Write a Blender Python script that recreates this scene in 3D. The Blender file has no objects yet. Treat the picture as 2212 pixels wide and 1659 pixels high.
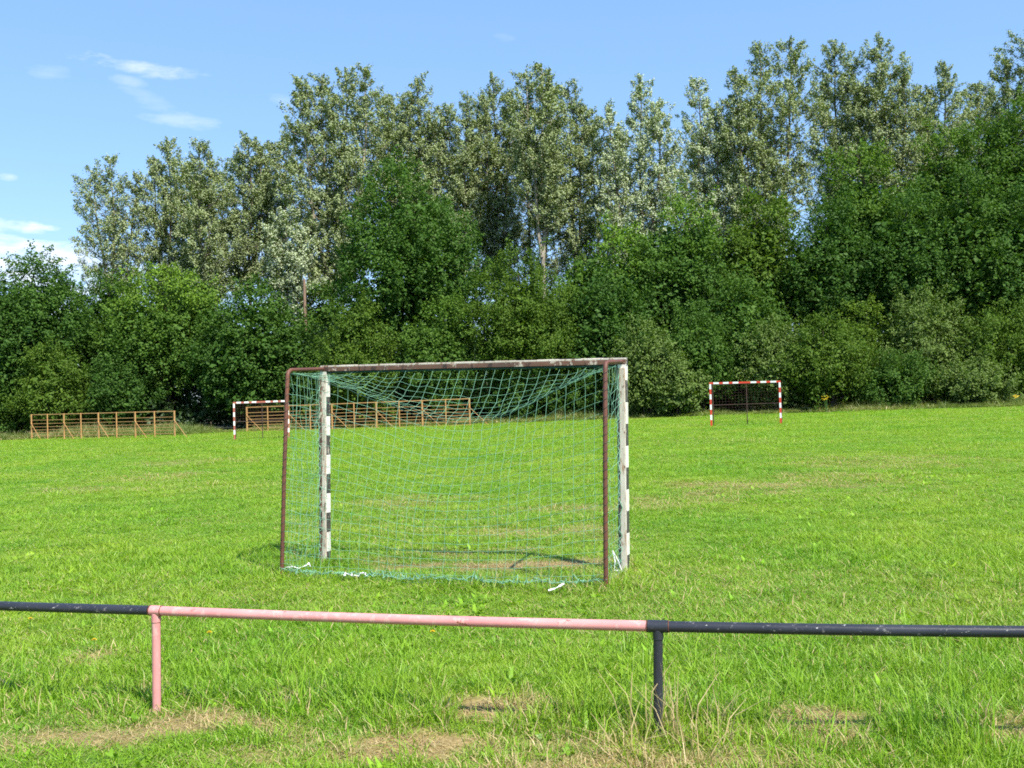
import bpy, math, random
import numpy as np
from mathutils import Vector, Matrix, Quaternion

random.seed(7)
RNG = np.random.default_rng(11)
scene = bpy.context.scene
COL = scene.collection

# ------------------------------------------------------------------ camera
W, H, F = 2212.0, 1659.0, 2150.0          # picture units used for surveying the place
CAM_H = 1.66
PITCH = math.atan(34.5 / F)
ROLL = math.radians(1.6)
SLOPE = 0.009                              # the field rises a little to the right
cam_d = bpy.data.cameras.new('camera')
cam = bpy.data.objects.new('camera', cam_d)
COL.objects.link(cam)
cam_d.sensor_width = 36.0
cam_d.lens = F / W * 36.0
cam_d.clip_start = 0.05
cam_d.clip_end = 3000
MW = (Matrix.Translation((0, 0, CAM_H)) @ Matrix.Rotation(math.pi / 2 + PITCH, 4, 'X')
      @ Matrix.Rotation(-ROLL, 4, 'Z'))
cam.matrix_world = MW
scene.camera = cam
R3 = MW.to_3x3()


def ray(px, py):
    return (R3 @ Vector(((px - W / 2) / F, (H / 2 - py) / F, -1.0))).normalized()


def AT(px, py, d):
    """the point seen at a picture position, at distance y = d"""
    r = ray(px, py)
    return Vector((0, 0, CAM_H)) + r * (d / r.y)


def G(px, py):
    """the point of the field seen at a picture position"""
    r = ray(px, py)
    t = -CAM_H / (r.z - SLOPE * r.x)
    p = Vector((0, 0, CAM_H)) + r * t
    return Vector((p.x, p.y, float(gz(p.x, p.y))))


def gz(x, y):
    x = np.asarray(x, float)
    y = np.asarray(y, float)
    b = 0.010 * np.sin(x * 2.1 + 0.7 * y) + 0.008 * np.sin(y * 3.3 - 1.3 * x + 1.0) + 0.006 * np.sin(x * 5.1 + 2) * np.sin(y * 4.7)
    return SLOPE * x + b * np.clip(1.4 - y / 40.0, 0, 1)


# ------------------------------------------------------------------ helpers
def link(o, parent=None):
    COL.objects.link(o)
    if parent is not None:
        o.parent = parent
    return o


def tag(o, label, cat, group=None):
    o['label'] = label
    o['category'] = cat
    if group:
        o['group'] = group
    return o


def thing(name, label, cat, loc=(0, 0, 0), group=None):
    o = bpy.data.objects.new(name, None)
    o.empty_display_size = 0.2
    COL.objects.link(o)
    o.location = loc
    return tag(o, label, cat, group)


class MB:
    def __init__(s):
        s.v, s.f, s.m = [], [], []

    def box(s, p0, p1, w, d, side=None, mat=0, fm=None):
        """a bar from p0 to p1; w along side, d across it"""
        p0, p1 = Vector(p0), Vector(p1)
        ax = (p1 - p0).normalized()
        sd = Vector(side) if side is not None else Vector((1, 0, 0))
        sd = (sd - ax * sd.dot(ax)).normalized()
        up = ax.cross(sd)
        b = len(s.v)
        for p in (p0, p1):
            for a, c in ((-1, -1), (1, -1), (1, 1), (-1, 1)):
                s.v.append(tuple(p + sd * (a * w / 2) + up * (c * d / 2)))
        fs = [(3, 2, 1, 0), (4, 5, 6, 7), (0, 1, 5, 4), (1, 2, 6, 5), (2, 3, 7, 6), (3, 0, 4, 7)]
        for i, q in enumerate(fs):
            s.f.append(tuple(b + k for k in q))
            s.m.append(fm[i] if fm else mat)

    def tube(s, pts, rads, n=8, mat=0, cap=True):
        pts = [Vector(p) for p in pts]
        if not hasattr(rads, '__len__'):
            rads = [rads] * len(pts)
        b = len(s.v)
        ref = None
        for i, p in enumerate(pts):
            t = (pts[min(i + 1, len(pts) - 1)] - pts[max(i - 1, 0)])
            if t.length < 1e-9:
                t = Vector((0, 0, 1))
            t.normalize()
            if ref is None:
                ref = Vector((1, 0, 0)) if abs(t.x) < 0.8 else Vector((0, 1, 0))
            a = (ref - t * ref.dot(t)).normalized()
            ref = a
            c = t.cross(a)
            for k in range(n):
                an = 2 * math.pi * k / n
                s.v.append(tuple(p + (a * math.cos(an) + c * math.sin(an)) * rads[i]))
        for i in range(len(pts) - 1):
            for k in range(n):
                k2 = (k + 1) % n
                s.f.append((b + i * n + k, b + i * n + k2, b + (i + 1) * n + k2, b + (i + 1) * n + k))
                s.m.append(mat)
        if cap:
            s.f.append(tuple(b + k for k in reversed(range(n))))
            s.m.append(mat)
            e = b + (len(pts) - 1) * n
            s.f.append(tuple(e + k for k in range(n)))
            s.m.append(mat)

    def poly(s, vs, mat=0):
        b = len(s.v)
        s.v += [tuple(v) for v in vs]
        s.f.append(tuple(range(b, b + len(vs))))
        s.m.append(mat)

    def build(s, name, mats, parent=None, smooth=True, bevel=0.0):
        me = bpy.data.meshes.new(name)
        me.from_pydata(s.v, [], s.f)
        if not isinstance(mats, (list, tuple)):
            mats = [mats]
        for m in mats:
            me.materials.append(m)
        me.polygons.foreach_set('material_index', s.m)
        me.polygons.foreach_set('use_smooth', [smooth] * len(s.f))
        me.update()
        o = bpy.data.objects.new(name, me)
        link(o, parent)
        if parent is not None:
            me.transform(Matrix.Translation(-Vector(parent.location)))
        if smooth:
            me.set_sharp_from_angle(angle=math.radians(40))
        if bevel:
            md = o.modifiers.new('bevel', 'BEVEL')
            md.width = bevel
            md.segments = 2
            md.limit_method = 'ANGLE'
        return o


def quad_mesh(name, V, mat, attrs=None, tri=False):
    """V: (N,4,3) or (N,3,3) array of loose faces"""
    n, k = V.shape[:2]
    me = bpy.data.meshes.new(name)
    me.vertices.add(n * k)
    me.vertices.foreach_set('co', np.ascontiguousarray(V, dtype=np.float32).ravel())
    me.loops.add(n * k)
    me.loops.foreach_set('vertex_index', np.arange(n * k, dtype=np.int32))
    me.polygons.add(n)
    me.polygons.foreach_set('loop_start', np.arange(0, n * k, k, dtype=np.int32))
    for an, av in (attrs or {}).items():
        a = me.attributes.new(an, 'FLOAT', 'FACE')
        a.data.foreach_set('value', np.ascontiguousarray(av, dtype=np.float32))
    if mat is not None:
        for m in (mat if isinstance(mat, (list, tuple)) else [mat]):
            me.materials.append(m)
    me.update()
    me.validate()
    return me


# ------------------------------------------------------------------ materials
def new_mat(name):
    m = bpy.data.materials.new(name)
    m.use_nodes = True
    nt = m.node_tree
    nt.nodes.clear()
    out = nt.nodes.new('ShaderNodeOutputMaterial')
    return m, nt, out


def N(nt, typ, **kw):
    n = nt.nodes.new(typ)
    for k, v in kw.items():
        if k.startswith('i_'):
            n.inputs[k[2:].replace('_', ' ')].default_value = v
        else:
            setattr(n, k, v)
    return n


def noise(nt, scale, detail=4, rough=0.6, coord='Object', vec=None, stretch=None):
    if vec is None:
        vec = N(nt, 'ShaderNodeTexCoord').outputs[coord] if coord != 'Pos' else N(nt, 'ShaderNodeNewGeometry').outputs['Position']
    if stretch:
        mp = N(nt, 'ShaderNodeMapping')
        mp.inputs['Scale'].default_value = stretch
        nt.links.new(vec, mp.inputs['Vector'])
        vec = mp.outputs['Vector']
    n = N(nt, 'ShaderNodeTexNoise')
    n.inputs['Scale'].default_value = scale
    n.inputs['Detail'].default_value = detail
    n.inputs['Roughness'].default_value = rough
    nt.links.new(vec, n.inputs['Vector'])
    return n.outputs['Fac']


def remap(nt, src, a, b, lo=0.0, hi=1.0):
    r = N(nt, 'ShaderNodeMapRange')
    r.inputs['From Min'].default_value = a
    r.inputs['From Max'].default_value = b
    r.inputs['To Min'].default_value = lo
    r.inputs['To Max'].default_value = hi
    nt.links.new(src, r.inputs['Value'])
    return r.outputs['Result']


def mixc(nt, fac, a, b, mode='MIX'):
    n = N(nt, 'ShaderNodeMix', data_type='RGBA', blend_type=mode)
    for sock, val in ((n.inputs[0], fac), (n.inputs[6], a), (n.inputs[7], b)):
        if isinstance(val, bpy.types.NodeSocket):
            nt.links.new(val, sock)
        elif isinstance(val, (int, float)):
            sock.default_value = val
        else:
            sock.default_value = (*val, 1.0) if len(val) == 3 else val
    return n.outputs[2]


def principled(nt, out, color, rough=0.6, spec=0.3, bump=None, bump_d=0.002, metal=0.0):
    p = N(nt, 'ShaderNodeBsdfPrincipled')
    if isinstance(color, bpy.types.NodeSocket):
        nt.links.new(color, p.inputs['Base Color'])
    else:
        p.inputs['Base Color'].default_value = (*color, 1)
    if isinstance(rough, bpy.types.NodeSocket):
        nt.links.new(rough, p.inputs['Roughness'])
    else:
        p.inputs['Roughness'].default_value = rough
    p.inputs['Specular IOR Level'].default_value = spec
    p.inputs['Metallic'].default_value = metal
    if bump is not None:
        b = N(nt, 'ShaderNodeBump')
        b.inputs['Distance'].default_value = bump_d
        b.inputs['Strength'].default_value = 0.7
        nt.links.new(bump, b.inputs['Height'])
        nt.links.new(b.outputs['Normal'], p.inputs['Normal'])
    nt.links.new(p.outputs[0], out.inputs[0])
    return p


def paint(name, base, base2, chip, chip_thr=0.66, scale=14, rough=0.45, chip2=None, chip2_thr=0.7, spec=0.4, stretch=(1, 1, 1)):
    """old paint: mottled coat, worn through in small flakes"""
    m, nt, out = new_mat(name)
    c = mixc(nt, remap(nt, noise(nt, 3.0, 5), 0.35, 0.65), base, base2)
    n1 = noise(nt, scale, 8, 0.75, stretch=stretch)
    c = mixc(nt, remap(nt, n1, chip_thr, chip_thr + 0.03), c, chip)
    if chip2:
        n2 = noise(nt, scale * 1.7, 7, 0.7, stretch=tuple(q * r for q, r in zip(stretch, (1, 1, 0.4))))
        c = mixc(nt, remap(nt, n2, chip2_thr, chip2_thr + 0.03), c, chip2)
    principled(nt, out, c, rough, spec, bump=n1, bump_d=0.0015)
    return m


M = {}
M['pink'] = paint('pink_paint', (0.56, 0.230, 0.222), (0.64, 0.30, 0.28), (0.24, 0.075, 0.035), 0.615, 16, 0.34, (0.64, 0.34, 0.31), 0.55, stretch=(0.5, 1, 1))
M['black'] = paint('black_paint', (0.022, 0.024, 0.032), (0.034, 0.036, 0.046), (0.50, 0.49, 0.46), 0.632, 42, 0.34, (0.15, 0.14, 0.14), 0.61, stretch=(0.4, 1, 1))
M['rust'] = paint('rusty_pipe', (0.15, 0.055, 0.032), (0.10, 0.04, 0.028), (0.32, 0.25, 0.20), 0.66, 18, 0.6)
M['batten'] = paint('weathered_brown_paint', (0.16, 0.08, 0.05), (0.10, 0.06, 0.045), (0.46, 0.40, 0.32), 0.56, 7, 0.6, (0.05, 0.03, 0.025), 0.56)
M['cream'] = paint('worn_cream_paint', (0.60, 0.56, 0.47), (0.44, 0.39, 0.31), (0.17, 0.10, 0.06), 0.57, 19, 0.55, (0.36, 0.24, 0.16), 0.56, stretch=(1, 1, 0.35))
M['postwhite'] = paint('post_white_paint', (0.74, 0.72, 0.66), (0.60, 0.57, 0.50), (0.26, 0.19, 0.14), 0.60, 20, 0.5, stretch=(1, 1, 0.4))
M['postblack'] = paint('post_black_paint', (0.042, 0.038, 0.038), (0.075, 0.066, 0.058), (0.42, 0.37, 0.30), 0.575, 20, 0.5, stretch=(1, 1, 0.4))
M['red'] = paint('red_paint', (0.62, 0.055, 0.025), (0.56, 0.05, 0.03), (0.45, 0.20, 0.14), 0.7, 9, 0.45)
M['white'] = paint('white_paint', (0.82, 0.82, 0.80), (0.76, 0.76, 0.74), (0.5, 0.4, 0.35), 0.7, 9, 0.45)
M['fadedred'] = paint('faded_red_paint', (0.40, 0.115, 0.07), (0.34, 0.10, 0.07), (0.50, 0.32, 0.25), 0.64, 9, 0.6)
M['darksteel'] = paint('dark_steel', (0.05, 0.03, 0.025), (0.08, 0.04, 0.03), (0.16, 0.07, 0.04), 0.6, 9, 0.6)
M['orangerust'] = paint('orange_rusty_bar', (0.50, 0.29, 0.11), (0.42, 0.22, 0.085), (0.30, 0.14, 0.06), 0.6, 5, 0.75)


def plain(name, c, rough=0.6, spec=0.3, var=0.25, scale=30, trans=0.0):
    m, nt, out = new_mat(name)
    n = noise(nt, scale, 3)
    c2 = tuple(x * (1 - var) for x in c)
    cc = mixc(nt, remap(nt, n, 0.3, 0.7), c, c2)
    principled(nt, out, cc, rough, spec)
    return m


M['net'] = plain('green_twine', (0.22, 0.45, 0.30), 0.6, 0.3, 0.4, 7)
M['rope'] = plain('dark_green_rope', (0.02, 0.07, 0.05), 0.7)
M['whitecloth'] = plain('white_plastic', (0.82, 0.82, 0.82), 0.5)
M['yellow'] = plain('yellow_petals', (0.80, 0.55, 0.01), 0.6)
M['stem'] = plain('green_stem', (0.10, 0.20, 0.04), 0.6)
M['wood'] = paint('bare_grey_wood', (0.26, 0.17, 0.11), (0.20, 0.13, 0.09), (0.33, 0.26, 0.2), 0.6, 6, 0.8)


def bark(name, c1, c2):
    m, nt, out = new_mat(name)
    n = noise(nt, 5.0, 6, 0.7, stretch=(1, 1, 0.35))
    principled(nt, out, mixc(nt, remap(nt, n, 0.4, 0.62), c1, c2), 0.85, 0.2, bump=n, bump_d=0.02)
    return m


M['barkpale'] = bark('pale_bark', (0.42, 0.37, 0.28), (0.20, 0.17, 0.13))
M['barkdark'] = bark('dark_bark', (0.07, 0.055, 0.04), (0.12, 0.10, 0.075))
M['barkgrey'] = bark('grey_bark', (0.20, 0.17, 0.13), (0.10, 0.085, 0.065))


def foliage(name, dark, light, young=None, under=None, trans=0.28, rough=0.5, spec=0.3, tcol=None):
    m, nt, out = new_mat(name)
    at = N(nt, 'ShaderNodeAttribute', attribute_name='tint')
    c = mixc(nt, at.outputs['Fac'], dark, light)
    if young:
        ay = N(nt, 'ShaderNodeAttribute', attribute_name='young')
        c = mixc(nt, ay.outputs['Fac'], c, young)
    if under:
        g = N(nt, 'ShaderNodeNewGeometry')
        c = mixc(nt, g.outputs['Backfacing'], c, under)
    p = N(nt, 'ShaderNodeBsdfPrincipled')
    nt.links.new(c, p.inputs['Base Color'])
    p.inputs['Roughness'].default_value = rough
    p.inputs['Specular IOR Level'].default_value = spec
    t = N(nt, 'ShaderNodeBsdfTranslucent')
    tc = mixc(nt, 1.0, c, tcol or (1.5, 1.6, 0.7), 'MULTIPLY')
    nt.links.new(tc, t.inputs['Color'])
    mx = N(nt, 'ShaderNodeMixShader')
    mx.inputs[0].default_value = trans
    nt.links.new(p.outputs[0], mx.inputs[1])
    nt.links.new(t.outputs[0], mx.inputs[2])
    nt.links.new(mx.outputs[0], out.inputs[0])
    return m


FM = {
    'poplar': foliage('poplar_leaves', (0.096, 0.142, 0.026), (0.205, 0.256, 0.062), under=(0.34, 0.395, 0.20), rough=0.5, spec=0.12, tcol=(1.2, 1.3, 0.6)),
    'silver': foliage('silver_poplar_leaves', (0.125, 0.180, 0.044), (0.250, 0.310, 0.095), under=(0.50, 0.56, 0.36), rough=0.5, spec=0.12, tcol=(1.2, 1.3, 0.6)),
    'dark': foliage('dark_leaves', (0.036, 0.086, 0.015), (0.076, 0.156, 0.028), young=(0.145, 0.255, 0.030), rough=0.55, spec=0.10, trans=0.30),
    'mid': foliage('mid_green_leaves', (0.046, 0.102, 0.016), (0.090, 0.172, 0.030), young=(0.175, 0.285, 0.032), rough=0.55, spec=0.10, trans=0.30),
    'olive': foliage('olive_leaves', (0.062, 0.116, 0.015), (0.112, 0.185, 0.027), young=(0.20, 0.31, 0.03), rough=0.55, spec=0.10, trans=0.30),
    'willow': foliage('willow_leaves', (0.066, 0.122, 0.016), (0.125, 0.198, 0.032), young=(0.19, 0.29, 0.04), under=(0.13, 0.19, 0.05), rough=0.6, spec=0.08, trans=0.30),
    'wood': foliage('wood_leaves', (0.025, 0.06, 0.02), (0.06, 0.10, 0.03)),
}


# ------------------------------------------------------------------ foliage geometry
def unit(a):
    return a / np.maximum(np.linalg.norm(a, axis=-1, keepdims=True), 1e-9)


def rand_dirs(n, rng):
    return unit(rng.normal(size=(n, 3)))


def leaf_quads(P, Nn, size, rng, aspect=0.62, updir=None, upw=0.0):
    n = len(P)
    t = rng.normal(size=(n, 3))
    if updir is not None:
        t = t * (1 - upw) + np.asarray(updir) * upw * 1.6
    t = unit(t - Nn * np.sum(t * Nn, 1, keepdims=True))
    b = np.cross(Nn, t)
    L = (size * 0.5)[:, None]
    Wd = L * aspect
    fold = Nn * (L * 0.22)
    V = np.empty((n, 4, 3))
    V[:, 0] = P - t * L
    V[:, 1] = P + b * Wd + fold - t * L * 0.15
    V[:, 2] = P + t * L
    V[:, 3] = P - b * Wd + fold - t * L * 0.15
    return V


class SNoise:
    def __init__(s, rng, freq, k=7):
        s.w = rng.normal(size=(k, 3)) * freq
        s.p = rng.uniform(0, 6.28, k)

    def __call__(s, P):
        return np.sin(P @ s.w.T + s.p).mean(1) * 1.6


def crown_from_clusters(C, rc, cy, rng, size, count, out_w=0.7, up_w=0.35, rnd_w=0.7, flat=0.75, flip=0.0, center=None, upw=0.0, hang=False):
    """C (n,3) cluster centres, rc radii, cy youth; leaves gather on the outside of every cluster"""
    n = len(C)
    cnt = np.maximum(8, (count * (rc / rc.mean()) ** 2)).astype(int)
    idx = np.repeat(np.arange(n), cnt)
    k = len(idx)
    d = rand_dirs(k, rng)
    # bias outwards from the crown centre and upwards
    if center is not None:
        o = unit(C - center)[idx]
        d = unit(d + o * 0.55 + np.array([0, 0, 0.25]))
    rad = rc[idx] * (0.35 + 0.65 * rng.random(k) ** 0.5) * (1 + 0.22 * rng.normal(size=k))
    # twigs: leaves group along a few random spikes of each cluster
    P = C[idx] + d * rad[:, None] * np.array([1, 1, flat])
    nn = d * out_w + rng.normal(size=(k, 3)) * rnd_w
    nn[:, 2] = np.abs(nn[:, 2]) * (0.35 if hang else 1) + up_w
    nn = unit(nn)
    if flip:
        fl = rng.random(k) < flip
        nn[fl] *= -1
    sz = size * rng.uniform(0.7, 1.35, k)
    V = leaf_quads(P, nn, sz, rng, updir=(0, 0, 1), upw=upw)
    ct = rng.random(n)
    tint = np.clip(0.55 * ct[idx] + 0.45 * rng.random(k), 0, 1)
    young = np.clip(cy[idx] * rng.uniform(0.3, 1.3, k), 0, 1)
    return V, tint, young


NLEAF = 0


def sprays(C, A, Ls, cy, ct, rng, size, count, fat=0.36, upw=0.0, flip=0.0):
    """leafy shoots: C feet, A directions, Ls lengths; leaves ranged along each shoot"""
    n = len(C)
    cnt = np.maximum(6, count * (Ls / Ls.mean()) ** 1.5 * rng.uniform(0.6, 1.4, n)).astype(int)
    idx = np.repeat(np.arange(n), cnt)
    k = len(idx)
    u = rng.random(k)
    L = Ls[idx]
    off = rng.normal(size=(k, 3)) * (fat * L * (1.0 - 0.62 * u))[:, None] * 0.62
    P = C[idx] + A[idx] * (L * (u - 0.25))[:, None] + off
    nn = A[idx] * 0.35 + unit(off) * 0.45 + rng.normal(size=(k, 3)) * 0.55
    nn[:, 2] = np.abs(nn[:, 2]) * 0.8 + 0.22
    nn = unit(nn)
    if flip:
        nn[rng.random(k) < flip] *= -1
    sz = size * rng.uniform(0.65, 1.35, k)
    V = leaf_quads(P, nn, sz, rng, updir=(0, 0, 1), upw=upw)
    tint = np.clip(0.6 * ct[idx] + 0.4 * rng.random(k), 0, 1)
    young = np.clip(cy[idx] * rng.uniform(0.3, 1.3, k), 0, 1)
    return V, tint, young


def broadleaf(name, label, cat, l, r, top, bot, d, mat, seed, group=None, size=0.23, young=0.0, lobes=1.0, bark='barkdark', dens=1.0, upw=0.0, ysh=0.85, trunk_r=None, pointy=0.22, upright=0.5):
    rng = np.random.default_rng(seed)
    px = (l + r) / 2
    pm = AT(px, (top + bot) / 2, d)
    zt = AT(px, top, d).z
    zb = AT(px, bot, d).z
    base = Vector((pm.x, d, SLOPE * pm.x))
    root = thing(name, label, cat, base, group)
    Ht = zt - base.z
    Hb = max(0.0, zb - base.z)
    rx = (r - l) / 2 / F * d * (1.10 if Hb > 0.35 else 1.04)
    ry = rx * ysh
    bushy = Hb < 0.35
    if bushy:
        Hb = -0.12 * Ht
    rz = (Ht - Hb) / 2
    R = np.array([rx, ry, rz])
    c0 = np.array([0, 0, (Ht + Hb) / 2])
    rm = (rx * rz) ** 0.5
    # boughs: the crown is a heap of overlapping lobes
    nl = int(np.clip(9 + 3.0 * rm, 11, 30))
    LC, LR = [], []
    dirs = [np.array([rng.uniform(-.18, .18), -0.1, 1.0]), np.array([-1, -.2, rng.uniform(-.3, .3)]), np.array([1, -.2, rng.uniform(-.3, .3)]),
            np.array([-.55, -.15, rng.uniform(.6, .9)]), np.array([.55, -.15, rng.uniform(.6, .9)])]
    gold = rng.uniform(0, 6.28)
    for i in range(nl - 5):
        zz = 1 - 1.75 * (i + 0.6) / (nl - 5)
        zz += rng.uniform(-.12, .12)
        zz = float(np.clip(zz, -0.95, 0.95))
        an = gold + i * 2.39996 + rng.uniform(-.35, .35)
        q = math.sqrt(1 - zz * zz)
        dirs.append(np.array([q * math.cos(an), q * math.sin(an), zz]))
    for i, dv in enumerate(dirs):
        dv = dv / np.linalg.norm(dv)
        lr = rm * (rng.uniform(0.19, 0.38) if i > 4 else rng.uniform(0.27, 0.38))
        # outline narrows towards the top by 'pointy'
        nar = 1 - pointy * max(0.0, dv[2]) ** 1.0
        ext = rng.uniform(0.74, 1.08) if i > 4 else 1.0
        Rd = 1.0 / np.linalg.norm(dv / (R * np.array([nar, nar, 1.0])))
        LC.append(c0 + dv * max(Rd * ext - lr * 1.05, 0.1))
        LR.append(lr)
    LC, LR = np.array(LC), np.array(LR)
    sp = float(np.clip(0.22 * rm, 0.42, 0.80)) if not bushy else float(np.clip(0.22 * rm, 0.38, 0.6))
    Cs, As, Cy, Ct, LI = [], [], [], [], []
    for i in range(nl):
        k = int(4 * math.pi * LR[i] ** 2 / sp ** 2)
        D = rand_dirs(k, rng)
        o = LC[i] - c0
        o = o / max(np.linalg.norm(o), 1e-6)
        D = D[(D @ o > -0.25) | (D[:, 2] > 0.3)]
        D = D[~((D[:, 1] > 0.45) & (rng.random(len(D)) < 0.6))]
        rad = LR[i] * (0.86 + 0.20 * rng.normal(size=len(D)))
        P = LC[i] + D * rad[:, None] * np.array([1, 1, 0.92])
        ins = np.zeros(len(P), bool)
        for j in range(nl):
            if j != i:
                ins |= np.linalg.norm(P - LC[j], axis=1) < LR[j] * 0.78
        P, D = P[~ins], D[~ins]
        Cs.append(P)
        As.append(unit(D * 0.75 + np.array([0, 0, upright]) + 0.38 * rng.normal(size=P.shape)))
        yb = 0.0
        if young:
            th = (LC[i][2] - Hb) / max(Ht - Hb, .1)
            yb = young * np.clip((th - 0.45) * 2.6, 0, 1) * rng.uniform(0.5, 1.1)
        Cy.append(np.clip(yb + 0.10 * young * (rng.random(len(P)) < 0.25), 0, 1))
        Ct.append(np.clip(rng.uniform(0.15, 0.75) + 0.25 * rng.normal(size=len(P)), 0, 1))
    C, A, cyv, ctv = np.concatenate(Cs), np.concatenate(As), np.concatenate(Cy), np.concatenate(Ct)
    Ls = sp * rng.uniform(0.9, 2.2, len(C)) * np.where(rng.random(len(C)) < 0.12, 1.5, 1.0)
    per = dens * 1.45 * sp ** 2 / (0.42 * size ** 2)
    V1, t1, y1 = sprays(C, A, Ls, cyv, ctv, rng, size, per, upw=upw)
    # leaves deep inside
    m = nl * 9
    Ci = c0 + rand_dirs(m, rng) * R * rng.uniform(0.1, 0.66, m)[:, None]
    V2, t2, y2 = crown_from_clusters(Ci, np.full(m, rm * 0.22), np.zeros(m), rng, size * 2.2, 26, center=c0)
    V = np.concatenate([V1, V2])
    ok = V[:, :, 2].min(1) > -0.02
    V = V[ok]
    tint = np.concatenate([t1, t2])[ok]
    yy = np.concatenate([y1, y2])[ok]
    me = quad_mesh('crown', V, FM[mat], {'tint': tint, 'young': yy})
    o = bpy.data.objects.new('crown' if not bushy else 'foliage', me)
    link(o, root)
    global NLEAF
    NLEAF += len(V)
    mb = MB()
    tr = trunk_r or max(0.05, 0.012 * Ht + 0.012 * rx)
    if bushy:
        for i in range(0, nl, 2):
            e = Vector(LC[i])
            s0 = Vector((e.x * 0.12, e.y * 0.12, -0.1))
            mb.tube([s0, s0.lerp(e, 0.5) + Vector((0, 0, Ht * 0.06)), e], [0.06, 0.04, 0.015], 5)
        nm = 'stems'
    else:
        top_t = Ht * 0.82
        pts, rr = [], []
        for i in range(7):
            t = i / 6
            pts.append(Vector((0.25 * math.sin(t * 3 + seed) * t, 0.2 * math.sin(t * 4 + 2 * seed) * t, -0.2 + t * top_t)))
            rr.append(tr * (1 - 0.8 * t) + 0.02)
        mb.tube(pts, rr, 8)
        for i in range(nl):
            e = Vector(LC[i])
            s0 = Vector((0, 0, float(np.clip(e.z - 0.6 * math.hypot(e.x, e.y) - 0.3, 0.15 * Ht, top_t))))
            mb.tube([s0, s0.lerp(e, 0.5) + Vector((0, 0, 0.1 * rx)), e], [tr * 0.42, tr * 0.26, 0.02], 5)
        nm = 'trunk'
    ob = mb.build(nm, M[bark])
    ob.parent = root
    return root


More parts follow.
